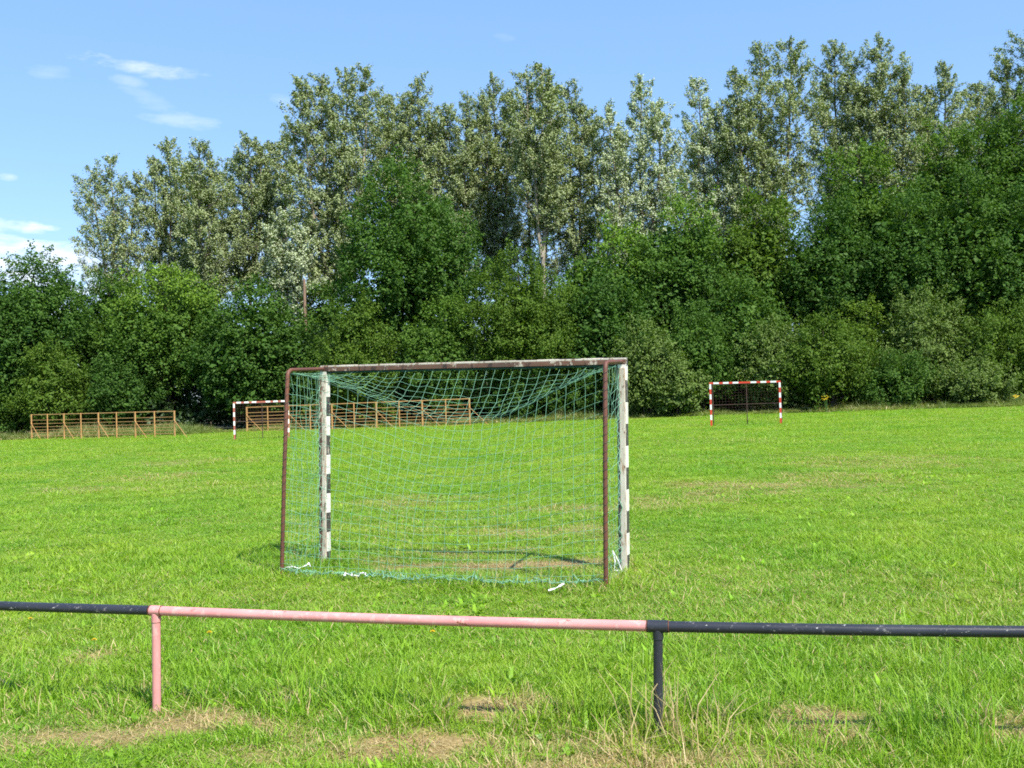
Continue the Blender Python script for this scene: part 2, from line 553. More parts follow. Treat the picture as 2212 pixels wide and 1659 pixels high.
def poplar(name, label, leaders, bot, d, seed, mat='poplar', group='tall poplars behind the lower trees', size=0.165, bark='barkgrey', dens=1.0, trunk_r=None, basepx=None, lean=0.0, fork=None):
    """leaders: (px, top, half width px) of every upright leading stem"""
    rng = np.random.default_rng(seed)
    cx = sum(q[0] for q in leaders) / len(leaders) if basepx is None else basepx
    pm = AT(cx, bot - 60, d)
    base = Vector((pm.x, d, SLOPE * pm.x))
    root = thing(name, label, 'tree', base, group)
    zb = AT(cx, bot, d).z - base.z
    Vs, Ts = [], []
    mb = MB()
    tops = []
    for (px, top, hw) in leaders:
        q = AT(px, top, d)
        tops.append((q.x - base.x, q.z - base.z - 0.55, hw / F * d * 1.36))
    Hm = max(t[1] for t in tops)
    tr = trunk_r or 0.0055 * Hm + 0.03
    fz = (fork if fork is not None else 0.5) * (zb) + 0.15 * Hm if len(tops) > 1 else zb
    # bole
    bend = lean
    mb.tube([(bend * 0.0, 0, -0.3), (0, 0, fz * 0.5), (0, 0, fz)], [tr * 1.15, tr, tr * 0.85], 8)
    for li, (tx, tz, hw) in enumerate(tops):
        ty = rng.uniform(-0.6, 0.6) * hw if len(tops) > 1 else 0.0
        ph = rng.uniform(0, 6.28)

        def stem(z):
            u = max(0.0, (z - fz) / max(tz - fz, 0.1))
            w = 1 - (1 - u) ** 2.2
            return np.array([tx * w + 0.12 * math.sin(z * 0.5 + ph), ty * w + 0.12 * math.cos(z * 0.43 + ph), z])
        zz = np.linspace(fz, tz - 0.3, 9)
        mb.tube([stem(z) for z in zz], [tr * 0.85 * (1 - 0.93 * i / 8) + 0.015 for i in range(9)], 6)
        z0 = max(0.5, zb - rng.uniform(1.5, 4.0))
        nb = int((tz - z0) / 0.30)
        Cs, As, Ls, Tn = [], [], [], []
        gap = SNoise(rng, 0.9)
        for i in range(nb):
            t = (i + rng.random()) / nb
            z = z0 + (tz - z0) * t * 0.97
            prof = min(1.0, ((1 - t) * 2.1 + 0.12)) ** 0.75 * (0.72 + 0.28 * min(1, t * 4))
            a = i * 2.399 + rng.uniform(-0.6, 0.6)
            Lb = hw * prof * rng.uniform(0.55, 1.15)
            s0 = stem(z)
            rise = Lb * rng.uniform(0.35, 1.0)
            e = s0 + np.array([math.cos(a) * Lb, math.sin(a) * Lb * 0.9, rise])
            if e[2] > tz:
                e[2] = tz - rng.uniform(0, 0.3)
            mid = (s0 + e) / 2 - np.array([0, 0, 0.06 * Lb])
            mb.tube([s0, mid, e], [0.045 * (1 - t) + 0.018, 0.03, 0.012], 4, cap=False)
            if gap(s0[None] * 0.6 + a)[0] < -0.78:
                continue
            dirb = (e - s0) / max(np.linalg.norm(e - s0), 1e-6)
            tb = rng.random()
            for k in range(max(4, int(2 + Lb * 3.6))):
                u = 0.25 + 0.8 * rng.random() ** 0.8
                side = rng.normal(size=3) * 0.22 * Lb * np.array([1, 1, 0.7]) * (1.15 - 0.6 * u)
                Cs.append(s0 + (e - s0) * u + side)
                dd = dirb * 0.6 + side * 0.8 + np.array([0, 0, 0.55]) + rng.normal(size=3) * 0.35
                As.append(dd / np.linalg.norm(dd))
                Ls.append(rng.uniform(0.45, 1.0))
                Tn.append(np.clip(tb + 0.2 * rng.normal(), 0, 1))
        for i in range(7):
            Cs.append(np.array([*stem(tz - 0.25 * i)[:2], tz - 0.30 * i - 0.3]) + rng.normal(size=3) * 0.10)
            As.append(unit(np.array([0, 0, 1.0]) + 0.25 * rng.normal(size=3)))
            Ls.append(0.5)
            Tn.append(0.5)
        C = np.array(Cs)
        V, T, Y = sprays(C, np.array(As), np.array(Ls), np.zeros(len(C)), np.array(Tn), rng, size, dens * 36 * (0.19 / size) ** 2, fat=0.36, upw=0.2, flip=0.10)
        Vs.append(V)
        Ts.append(T)
    V = np.concatenate(Vs)
    global NLEAF
    NLEAF += len(V)
    me = quad_mesh('crown', V, FM[mat], {'tint': np.concatenate(Ts)})
    o = bpy.data.objects.new('crown', me)
    link(o, root)
    ob = mb.build('trunk', M[bark])
    ob.parent = root
    return root


# ------------------------------------------------------------------ dry, worn spots on the field
# picture position, half sizes across (m) and along (m), strength
SPOTS = []


def spot(px, py, ax, ay, s=1.0):
    p = G(px, py)
    k = 1.35 if p.y < 7 else 1.0
    SPOTS.append((p.x, p.y, ax * k, ay * k, s))


for a in ((1060, 1530, .18, .16, 1), (905, 1605, .24, .14, 1), (840, 1640, .22, .08, .9), (440, 1560, .28, .16, .9), (215, 1600, .34, .22, .85),
          (610, 1515, .12, .09, .8), (1800, 1550, .20, .18, 1), (1840, 1595, .2, .12, .8), (1925, 1545, .14, .1, .75), (2120, 1590, .25, .2, .85), (2190, 1560, .2, .12, .7),
          (1390, 1640, .25, .09, .7), (215, 1412, .12, .1, .8), (170, 1435, .12, .06, .6), (320, 1490, .12, .08, .5), (740, 1375, .08, .06, .5),
          (1480, 1640, .2, .1, .8), (1330, 1520, .1, .06, .6), (900, 1500, .1, .06, .6),
          (1060, 1226, .42, .26, 1), (1180, 1224, .42, .2, .9), (905, 1222, .40, .16, .8), (1300, 1215, .3, .2, .55), (990, 1195, .4, .3, .45), (1120, 1190, .4, .2, .4), (800, 1212, .3, .15, .45),
          (1610, 1055, 1.3, 1.2, .5), (1480, 1085, .9, .9, .35), (1750, 1040, 1.6, 1.5, .3), (1890, 1000, 2.0, 2, .3), (330, 1030, 1.6, 1.6, .35), (420, 1000, 2, 2, .3), (160, 1060, 1.2, 1.2, .25),
          (1150, 1150, 1.2, .5, .35), (900, 1080, 1.4, .8, .3), (1250, 1100, 1.0, .6, .35)):
    spot(*a)
_wn = SNoise(np.random.default_rng(5), 3.0, 9)
_wn2 = SNoise(np.random.default_rng(6), 11.0, 9)
_wn3 = SNoise(np.random.default_rng(8), 0.45, 9)


def dryness(x, y):
    x = np.asarray(x, float)
    y = np.asarray(y, float)
    P = np.stack([x, y, np.zeros_like(x)], -1)
    w = 0.55 * _wn(P) + 0.45 * _wn2(P)
    dd = np.zeros_like(x)
    for (sx, sy, ax, ay, s) in SPOTS:
        q = ((x - sx) / ax) ** 2 + ((y - sy) / ay) ** 2
        near = q < 9
        if near.any():
            v = np.clip((1.25 - np.sqrt(q) + w) / 0.7, 0, 1) * s
            dd = np.maximum(dd, v)
    # thatch lying along the near edge
    e = np.clip((5.55 + 0.15 * np.sin(x * 3) - 0.22 * x - y) / 1.0, 0, 1) * np.clip(0.22 + 1.7 * w, 0, 1) * 0.75
    return np.clip(np.maximum(dd, e) + 0.15 * np.clip(_wn3(P) + 0.35 * _wn(P), 0, 1), 0, 1)


GP = {}
GP['fl'], GP['fr'] = G(704, 1216), G(1350, 1236)
GP['bl'], GP['br'] = G(607, 1246), G(1308, 1276)


def seg_dist(x, y, a, b):
    ax, ay, bx, by = a.x, a.y, b.x, b.y
    dx, dy = bx - ax, by - ay
    t = np.clip(((x - ax) * dx + (y - ay) * dy) / (dx * dx + dy * dy), 0, 1)
    return np.hypot(x - ax - t * dx, y - ay - t * dy)


def lush(x, y):
    """the mower does not reach the goal frame"""
    dd = np.minimum.reduce([seg_dist(x, y, GP['bl'], GP['br']), seg_dist(x, y, GP['bl'], GP['fl']), seg_dist(x, y, GP['br'], GP['fr'])])
    return np.clip(1.15 - dd / 0.42, 0, 1)


RAIL_LINE = (G(338, 1537), G(1421, 1587))


def rail_side(x, y):
    """nor under the railing: how rough the growth is along it"""
    a, b = RAIL_LINE
    u = (b - a).normalized()
    q = (x - a.x) * -u.y + (y - a.y) * u.x
    return np.exp(-((q - 0.12) / 0.42) ** 2)


# ------------------------------------------------------------------ ground
def spaced(lo, hi, c, n, k):
    u = np.linspace(-1, 1, n)
    s = np.sinh(u * k) / math.sinh(k)
    return np.where(s < 0, c + (c - lo) * s, c + (hi - c) * s)


def make_ground():
    xs = spaced(-700, 700, 0.0, 321, 7.2)
    ys = np.concatenate([np.linspace(-300, -4, 14), np.linspace(-2, 3, 8), 3.0 + np.cumsum(0.045 * 1.0165 ** np.arange(330))])
    ys = np.concatenate([ys, np.array([800.0, 1100.0])]) if ys[-1] < 780 else ys
    X, Y = np.meshgrid(xs, ys)
    Z = gz(X, Y)
    v = np.stack([X, Y, Z], -1).reshape(-1, 3)
    nx, ny = len(xs), len(ys)
    i = np.arange(nx * ny).reshape(ny, nx)
    f = np.stack([i[:-1, :-1], i[:-1, 1:], i[1:, 1:], i[1:, :-1]], -1).reshape(-1, 4)
    me = bpy.data.meshes.new('ground')
    me.from_pydata(v.tolist(), [], f.tolist())
    a = me.attributes.new('dry', 'FLOAT', 'POINT')
    a.data.foreach_set('value', dryness(v[:, 0], v[:, 1]).astype(np.float32))
    me.polygons.foreach_set('use_smooth', [True] * len(f))
    m, nt, out = new_mat('turf')
    pos = N(nt, 'ShaderNodeNewGeometry').outputs['Position']
    n1 = noise(nt, 0.28, 5, 0.6, vec=pos)
    n2 = noise(nt, 3.0, 6, 0.7, vec=pos)
    n3 = noise(nt, 45.0, 4, 0.7, vec=pos)
    c = mixc(nt, remap(nt, n1, 0.35, 0.65), (0.135, 0.250, 0.016), (0.19, 0.290, 0.022))
    c = mixc(nt, remap(nt, n2, 0.4, 0.75), c, (0.085, 0.185, 0.020))
    c = mixc(nt, remap(nt, n3, 0.42, 0.62, 0, 0.75), c, (0.06, 0.11, 0.02))
    dry = N(nt, 'ShaderNodeAttribute', attribute_name='dry').outputs['Fac']
    straw = mixc(nt, remap(nt, n3, 0.38, 0.62), (0.38, 0.28, 0.12), (0.17, 0.125, 0.05))
    c = mixc(nt, dry, c, straw)
    # leaf litter under the trees
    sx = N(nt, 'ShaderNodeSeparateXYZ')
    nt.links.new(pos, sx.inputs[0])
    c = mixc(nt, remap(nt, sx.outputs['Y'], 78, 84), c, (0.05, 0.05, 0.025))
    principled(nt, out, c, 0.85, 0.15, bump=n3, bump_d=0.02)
    me.materials.append(m)
    me.update()
    o = bpy.data.objects.new('ground', me)
    o['kind'] = 'structure'
    link(o)


make_ground()


# ------------------------------------------------------------------ grass (uncountable: instanced tufts)
def grass_material(name, g1, g2, g3, dryc, trans=0.35):
    m, nt, out = new_mat(name)
    ad = N(nt, 'ShaderNodeAttribute', attribute_name='dry', attribute_type='INSTANCER').outputs['Fac']
    ar = N(nt, 'ShaderNodeAttribute', attribute_name='rnd', attribute_type='INSTANCER').outputs['Fac']
    at = N(nt, 'ShaderNodeAttribute', attribute_name='tint').outputs['Fac']
    pos = N(nt, 'ShaderNodeNewGeometry').outputs['Position']
    n1 = noise(nt, 0.30, 4, 0.6, vec=pos)
    n2 = noise(nt, 1.6, 4, 0.6, vec=pos)
    c = mixc(nt, remap(nt, n1, 0.36, 0.64), g1, g2)
    c = mixc(nt, remap(nt, n2, 0.48, 0.72, 0, 0.75), c, g3)
    c = mixc(nt, remap(nt, ar, 0, 1, 0.0, 0.40), c, g2)
    # single blades that have dried: more of them where it is dry
    ma = N(nt, 'ShaderNodeMath', operation='ADD')
    nt.links.new(ad, ma.inputs[0])
    nt.links.new(at, ma.inputs[1])
    c = mixc(nt, remap(nt, ma.outputs[0], 0.93, 1.05), c, dryc)
    br = N(nt, 'ShaderNodeMath', operation='MULTIPLY_ADD')
    nt.links.new(at, br.inputs[0])
    br.inputs[1].default_value = 0.5
    br.inputs[2].default_value = 0.75
    c = mixc(nt, 1.0, c, br.outputs[0], 'MULTIPLY')
    p = N(nt, 'ShaderNodeBsdfPrincipled')
    nt.links.new(c, p.inputs['Base Color'])
    p.inputs['Roughness'].default_value = 0.45
    p.inputs['Specular IOR Level'].default_value = 0.35
    t = N(nt, 'ShaderNodeBsdfTranslucent')
    nt.links.new(mixc(nt, 1.0, c, (1.3, 1.35, 0.7), 'MULTIPLY'), t.inputs['Color'])
    mx = N(nt, 'ShaderNodeMixShader')
    mx.inputs[0].default_value = trans
    nt.links.new(p.outputs[0], mx.inputs[1])
    nt.links.new(t.outputs[0], mx.inputs[2])
    nt.links.new(mx.outputs[0], out.inputs[0])
    return m


GREEN = grass_material('grass_blades', (0.150, 0.330, 0.016), (0.270, 0.405, 0.030), (0.092, 0.255, 0.013), (0.46, 0.36, 0.18))
MEADOW = grass_material('meadow_blades', (0.13, 0.20, 0.04), (0.20, 0.25, 0.06), (0.09, 0.15, 0.03), (0.40, 0.34, 0.17))


def blades(rng, n, radius, length, width, spread=0.5, lie=0.0, broad=False):
    """a tuft: bent, tapered blades made of two quads each (4-corner faces)"""
    Q, T = [], []
    for _ in range(n):
        a = rng.uniform(0, 6.28)
        rr = radius * math.sqrt(rng.random())
        b = np.array([rr * math.cos(a), rr * math.sin(a), -0.01])
        az = rng.uniform(0, 6.28)
        L = length * rng.uniform(0.5, 1.25)
        tilt = rng.uniform(0.05, spread) if lie == 0 else rng.uniform(lie, 1.45)
        h = np.array([math.cos(az), math.sin(az), 0])
        s = np.array([-math.sin(az), math.cos(az), 0])
        tw = rng.uniform(-0.9, 0.9)
        s = s * math.cos(tw) + h * math.sin(tw)
        w = width * rng.uniform(0.7, 1.3)
        t1, t2 = tilt, tilt + rng.uniform(0.1, 0.8)
        m = b + L * 0.5 * (h * math.sin(t1) + np.array([0, 0, math.cos(t1)]))
        e = m + L * 0.5 * (h * math.sin(t2) + np.array([0, 0, max(math.cos(t2), -0.2)]))
        wm = w * (1.5 if broad else 0.9)
        w0 = w * (0.35 if broad else 1.0)
        Q.append([b - s * w0 / 2, b + s * w0 / 2, m + s * wm / 2, m - s * wm / 2])
        Q.append([m - s * wm / 2, m + s * wm / 2, e + s * w * 0.12, e - s * w * 0.12])
        t = rng.random()
        T += [t, t]
    return np.array(Q), np.array(T)


def src_collection(name, specs, mat):
    col = bpy.data.collections.new(name)
    for i, sp in enumerate(specs):
        rng = np.random.default_rng(100 + i + len(name))
        V, T = blades(rng, **sp)
        me = quad_mesh('tuft', V, mat, {'tint': T})
        o = bpy.data.objects.new('tuft_%02d' % i, me)
        col.objects.link(o)
    return col


def scatter(name, col, P, rotz, tilt, scale, idx, dry, rnd, label):
    n = len(P)
    me = bpy.data.meshes.new(name)
    me.vertices.add(n)
    me.vertices.foreach_set('co', P.astype(np.float32).ravel())
    rot = np.stack([tilt * np.cos(rotz * 7), tilt * np.sin(rotz * 7), rotz], -1)
    for an, typ, val, key in (('rot', 'FLOAT_VECTOR', rot, 'vector'), ('scl', 'FLOAT_VECTOR', scale, 'vector'), ('dry', 'FLOAT', dry, 'value'), ('rnd', 'FLOAT', rnd, 'value')):
        a = me.attributes.new(an, typ, 'POINT')
        a.data.foreach_set(key, np.ascontiguousarray(val, np.float32).ravel())
    a = me.attributes.new('idx', 'INT', 'POINT')
    a.data.foreach_set('value', idx.astype(np.int32))
    o = bpy.data.objects.new(name, me)
    o['kind'] = 'stuff'
    o['label'] = label
    o['category'] = 'grass'
    link(o)
    ng = bpy.data.node_groups.new(name + '_nodes', 'GeometryNodeTree')
    ng.interface.new_socket('Geometry', in_out='INPUT', socket_type='NodeSocketGeometry')
    ng.interface.new_socket('Geometry', in_out='OUTPUT', socket_type='NodeSocketGeometry')
    gi = ng.nodes.new('NodeGroupInput')
    go = ng.nodes.new('NodeGroupOutput')
    ci = ng.nodes.new('GeometryNodeCollectionInfo')
    ci.inputs['Collection'].default_value = col
    ci.inputs['Separate Children'].default_value = True
    ci.inputs['Reset Children'].default_value = True
    m2p = ng.nodes.new('GeometryNodeMeshToPoints')
    iop = ng.nodes.new('GeometryNodeInstanceOnPoints')
    iop.inputs['Pick Instance'].default_value = True

    def named(nm, dt):
        q = ng.nodes.new('GeometryNodeInputNamedAttribute')
        q.data_type = dt
        q.inputs['Name'].default_value = nm
        return q.outputs['Attribute']
    L = ng.links
    L.new(gi.outputs[0], m2p.inputs[0])
    L.new(m2p.outputs[0], iop.inputs['Points'])
    L.new(ci.outputs[0], iop.inputs['Instance'])
    L.new(named('idx', 'INT'), iop.inputs['Instance Index'])
    e2r = ng.nodes.new('FunctionNodeEulerToRotation')
    L.new(named('rot', 'FLOAT_VECTOR'), e2r.inputs[0])
    L.new(e2r.outputs[0], iop.inputs['Rotation'])
    L.new(named('scl', 'FLOAT_VECTOR'), iop.inputs['Scale'])
    L.new(iop.outputs[0], go.inputs[0])
    md = o.modifiers.new('scatter', 'NODES')
    md.node_group = ng
    return o


def field_points(rng, y0, y1, dens0, dens1):
    """points over the field in view (with a margin), thinning with distance"""
    wmax = 0.60 * y1 + 1.2
    n = int((y1 - y0) * 2 * wmax * max(dens0, dens1))
    x = rng.uniform(-wmax, wmax, n)
    y = rng.uniform(y0, y1, n)
    t = (y - y0) / (y1 - y0)
    de = dens0 * (dens1 / dens0) ** t
    k = (np.abs(x) < 0.60 * y + 1.2) & (rng.random(n) < de / max(dens0, dens1))
    return x[k], y[k]


def make_grass():
    rng = np.random.default_rng(3)
    specs = ([dict(n=26, radius=0.07, length=0.062, width=0.0042, spread=0.9) for _ in range(5)]
             + [dict(n=20, radius=0.06, length=0.115, width=0.0048, spread=0.8) for _ in range(3)]           # 5-7 longer
             + [dict(n=7, radius=0.025, length=0.085, width=0.017, spread=1.2, broad=True) for _ in range(3)]  # 8-10 broad leaves
             + [dict(n=16, radius=0.10, length=0.12, width=0.0024, lie=1.1) for _ in range(3)]               # 11-13 lying straw
             + [dict(n=12, radius=0.05, length=0.26, width=0.005, spread=0.7) for _ in range(2)])            # 14-15 long
    col = src_collection('grass_tufts', specs, GREEN)
    xs, ys = [], []
    for (a, b, d0, d1) in ((3.2, 8, 420, 330), (8, 16, 330, 150), (16, 34, 150, 40), (34, 79, 40, 12)):
        x, y = field_points(rng, a, b, d0, d1)
        xs.append(x)
        ys.append(y)
    x, y = np.concatenate(xs), np.concatenate(ys)
    n = len(x)
    P3 = np.stack([x, y, 0 * x], -1)
    dry = dryness(x, y)
    lu = lush(x, y)
    nz = SNoise(rng, 0.8, 9)(P3)
    nz2 = SNoise(rng, 3.2, 9)(P3)
    ra = rail_side(x, y) * np.clip(0.75 + 0.6 * nz2, 0.15, 1.2) * (1 - 0.8 * dry)
    r = rng.random(n)
    idx = rng.integers(0, 5, n)
    longp = np.clip(0.10 + 0.22 * nz + 0.6 * lu + 0.5 * ra, 0.02, 0.85)
    sel = r < longp
    idx[sel] = rng.integers(5, 8, sel.sum())
    # broad-leaved weeds in patches
    bro = (rng.random(n) < np.clip(0.05 + 0.28 * nz2 - 0.1, 0.012, 0.24)) & (dry < 0.5) & (y < 18)
    idx[bro] = rng.integers(8, 11, bro.sum())
    st = rng.random(n) < np.clip(dry * 0.55, 0, 0.6) + 0.015
    bro &= ~st
    idx[st] = rng.integers(11, 14, st.sum())
    lo = (rng.random(n) < 0.004 + 0.014 * (y < 6.5) + 0.05 * np.clip(nz2 - 0.2, 0, 1) * (y < 7) + 0.05 * ra) & ~st
    lo &= ~bro
    idx[lo] = rng.integers(14, 16, lo.sum())
    pb = G(1421, 1587)
    stalk = (np.hypot(x - pb.x - 0.05, (y - pb.y + 0.1) * 1.3) < 0.42) & (rng.random(n) < 0.06)
    idx[stalk] = rng.integers(14, 16, stalk.sum())
    keep = rng.random(n) > np.clip((dry - 0.45) * 0.75, 0, 0.6)
    grow = np.clip(0.85 + y / 16.0, 1, 3.4)                      # far tufts stand for wider clumps
    hgt = (0.85 + 0.32 * nz + 0.35 * lu + 0.36 * ra + 0.2 * rng.normal(size=n)) * (1 - 0.45 * dry)
    hgt = np.clip(hgt, 0.4, 1.8) * np.clip(1.12 - y / 30.0, 0.72, 1.0) * np.clip(0.6 + y / 45.0, 1, 2.2)
    sc = np.stack([grow, grow, hgt], -1)
    P = np.stack([x, y, gz(x, y)], -1)
    dr2 = np.where(st, 0.75 + 0.25 * dry, dry * 0.85) + 0.03
    dr2 = np.where(bro | lo, -0.2, dr2)
    dr2 = np.where(stalk, 0.8, dr2)
    k = keep
    scatter('grass', col, P[k], rng.uniform(0, 6.28, n)[k], 0.12 * rng.random(n)[k], sc[k], idx[k], dr2[k], rng.random(n)[k],
            'mown green grass of the playing field with dry straw spots')
    print('grass tufts', k.sum())


make_grass()


def make_meadow():
    rng = np.random.default_rng(21)
    specs = ([dict(n=40, radius=0.35, length=0.75, width=0.022, spread=0.5) for _ in range(4)]
             + [dict(n=30, radius=0.3, length=0.45, width=0.05, spread=0.8, broad=True) for _ in range(3)])
    col = src_collection('meadow_tufts', specs, MEADOW)
    # picture line of the foot of the trees, with the strip of tall growth before it
    xs, ys, hs = [], [], []
    edge = [(-80, 76, 1.0), (60, 75.5, .8), (140, 75.6, 1.05), (300, 73, .9), (380, 71.5, .9), (440, 74, .3), (480, 75, .25), (560, 75.5, .7), (700, 74.5, .8), (1000, 71, .8), (1180, 71.5, .8), (1330, 71, .9), (1480, 70.5, .8), (1600, 70, .6), (1700, 69.5, .65), (1850, 67.5, .8), (2000, 66.5, .9), (2120, 66, .9), (2300, 64, .9)]
    for (a, b) in zip(edge[:-1], edge[1:]):
        pa, pb = AT(a[0], 900, a[1]), AT(b[0], 900, b[1])
        n = int((pb - pa).length * 60)
        t = rng.random(n)
        dep = rng.random(n) ** 1.3 * 8.0
        xs.append(pa.x + (pb.x - pa.x) * t)
        ys.append(pa.y + (pb.y - pa.y) * t + dep)
        hs.append((a[2] + (b[2] - a[2]) * t) * (0.5 + 0.5 * np.clip(dep / 2.0, 0, 1)))
    x, y, h = np.concatenate(xs), np.concatenate(ys), np.concatenate(hs)
    n = len(x)
    idx = rng.integers(0, 7, n)
    P = np.stack([x, y, gz(x, y)], -1)
    nz = SNoise(rng, 0.7, 9)(P)
    hh = np.clip(h * (1.0 + 0.45 * nz + 0.2 * rng.normal(size=n)), 0.15, 1.8)
    sc = np.stack([np.full(n, 1.0), np.full(n, 1.0), hh], -1)
    dry = np.clip(0.12 + 0.22 * SNoise(rng, 0.35, 9)(P), 0, 0.5)
    o = scatter('tall_grass', col, P, rng.uniform(0, 6.28, n), 0.1 * rng.random(n), sc, idx, dry, rng.random(n), 'unmown tall grass and weeds at the foot of the trees')
    print('meadow', n)


make_meadow()


# ------------------------------------------------------------------ barrier rail in front
def make_barrier():
    A, B = G(338, 1537), G(1421, 1587)
    step = B - A
    e3 = AT(2600, 1367, 4.32)
    posts = [A - step, A, B, Vector((e3.x, e3.y, float(gz(e3.x, e3.y))))]
    root = thing('barrier_railing', 'low pipe railing with pink middle section between black rails, in the foreground grass', 'railing', A)
    R = 0.0265
    tops = []
    tl, tr = AT(337, 1319, A.y), AT(1421, 1353, B.y)
    dz = tr - tl
    tops = [tl - dz + Vector((0, 0, 0.012)), tl, tr, e3]

    def rail(p, q, mat, name, label):
        mb = MB()
        k = 14
        pts = [p.lerp(q, i / k) + Vector((0, 0, -0.006 * math.sin(math.pi * i / k))) for i in range(k + 1)]
        mb.tube(pts, R, 18)
        o = mb.build(name, M[mat], root)
        o['label'] = label
    u = (tops[2] - tops[1]).normalized()
    u3 = (tops[3] - tops[2]).normalized()
    rail(tops[0], tops[1] - u * 0.045, 'black', 'rail', 'scratched black rail left of the pink post')
    rail(tops[1] - u * 0.03, tops[2] - u * 0.05, 'pink', 'rail', 'rusty pink rail between the two posts')
    rail(tops[2] + u3 * 0.03, tops[3], 'black', 'rail', 'scratched black rail right of the black post')
    for i, m in ((0, 'black'), (1, 'pink'), (2, 'black'), (3, 'black')):
        mb = MB()
        g = posts[i] - Vector((0, 0, 0.12))
        t = tops[i] - Vector((0, 0, 0.015))
        mb.tube([g, g.lerp(t, 0.5), t], 0.0235, 18)
        o = mb.build('post', M[m], root)
        o['label'] = 'pink post' if m == 'pink' else 'black post'
        mb = MB()
        w = 0.05 if i != 1 else 0.033
        rr = 0.0305 if i != 1 else 0.0285
        mb.tube([tops[i] - u * w, tops[i], tops[i] + (u if i < 2 else u3) * w], rr, 18)
        mb.tube([t - Vector((0, 0, 0.05)), t - Vector((0, 0, 0.0))], 0.0262, 18)
        mb.build('joint_sleeve', M[m], root, bevel=0.003)
        for sg in (-1, 1):
            mb = MB()
            dv = u if (i < 2 or sg < 0) else u3
            c = tops[i] + dv * (sg * (w + 0.003))
            s1 = Vector((0, 0, 1))
            s2 = dv.cross(s1).normalized()
            mb.tube([c + (s1 * math.cos(q * math.pi / 9) + s2 * math.sin(q * math.pi / 9)) * 0.0275 for q in range(19)], [0.0028 + 0.0008 * math.sin(q * 2.3) for q in range(19)], 6)
            mb.build('weld_bead', M['rust'], root)


make_barrier()


# ------------------------------------------------------------------ near goal with its net
def bez(a, b, t):
    return a * (1 - t) + b * t


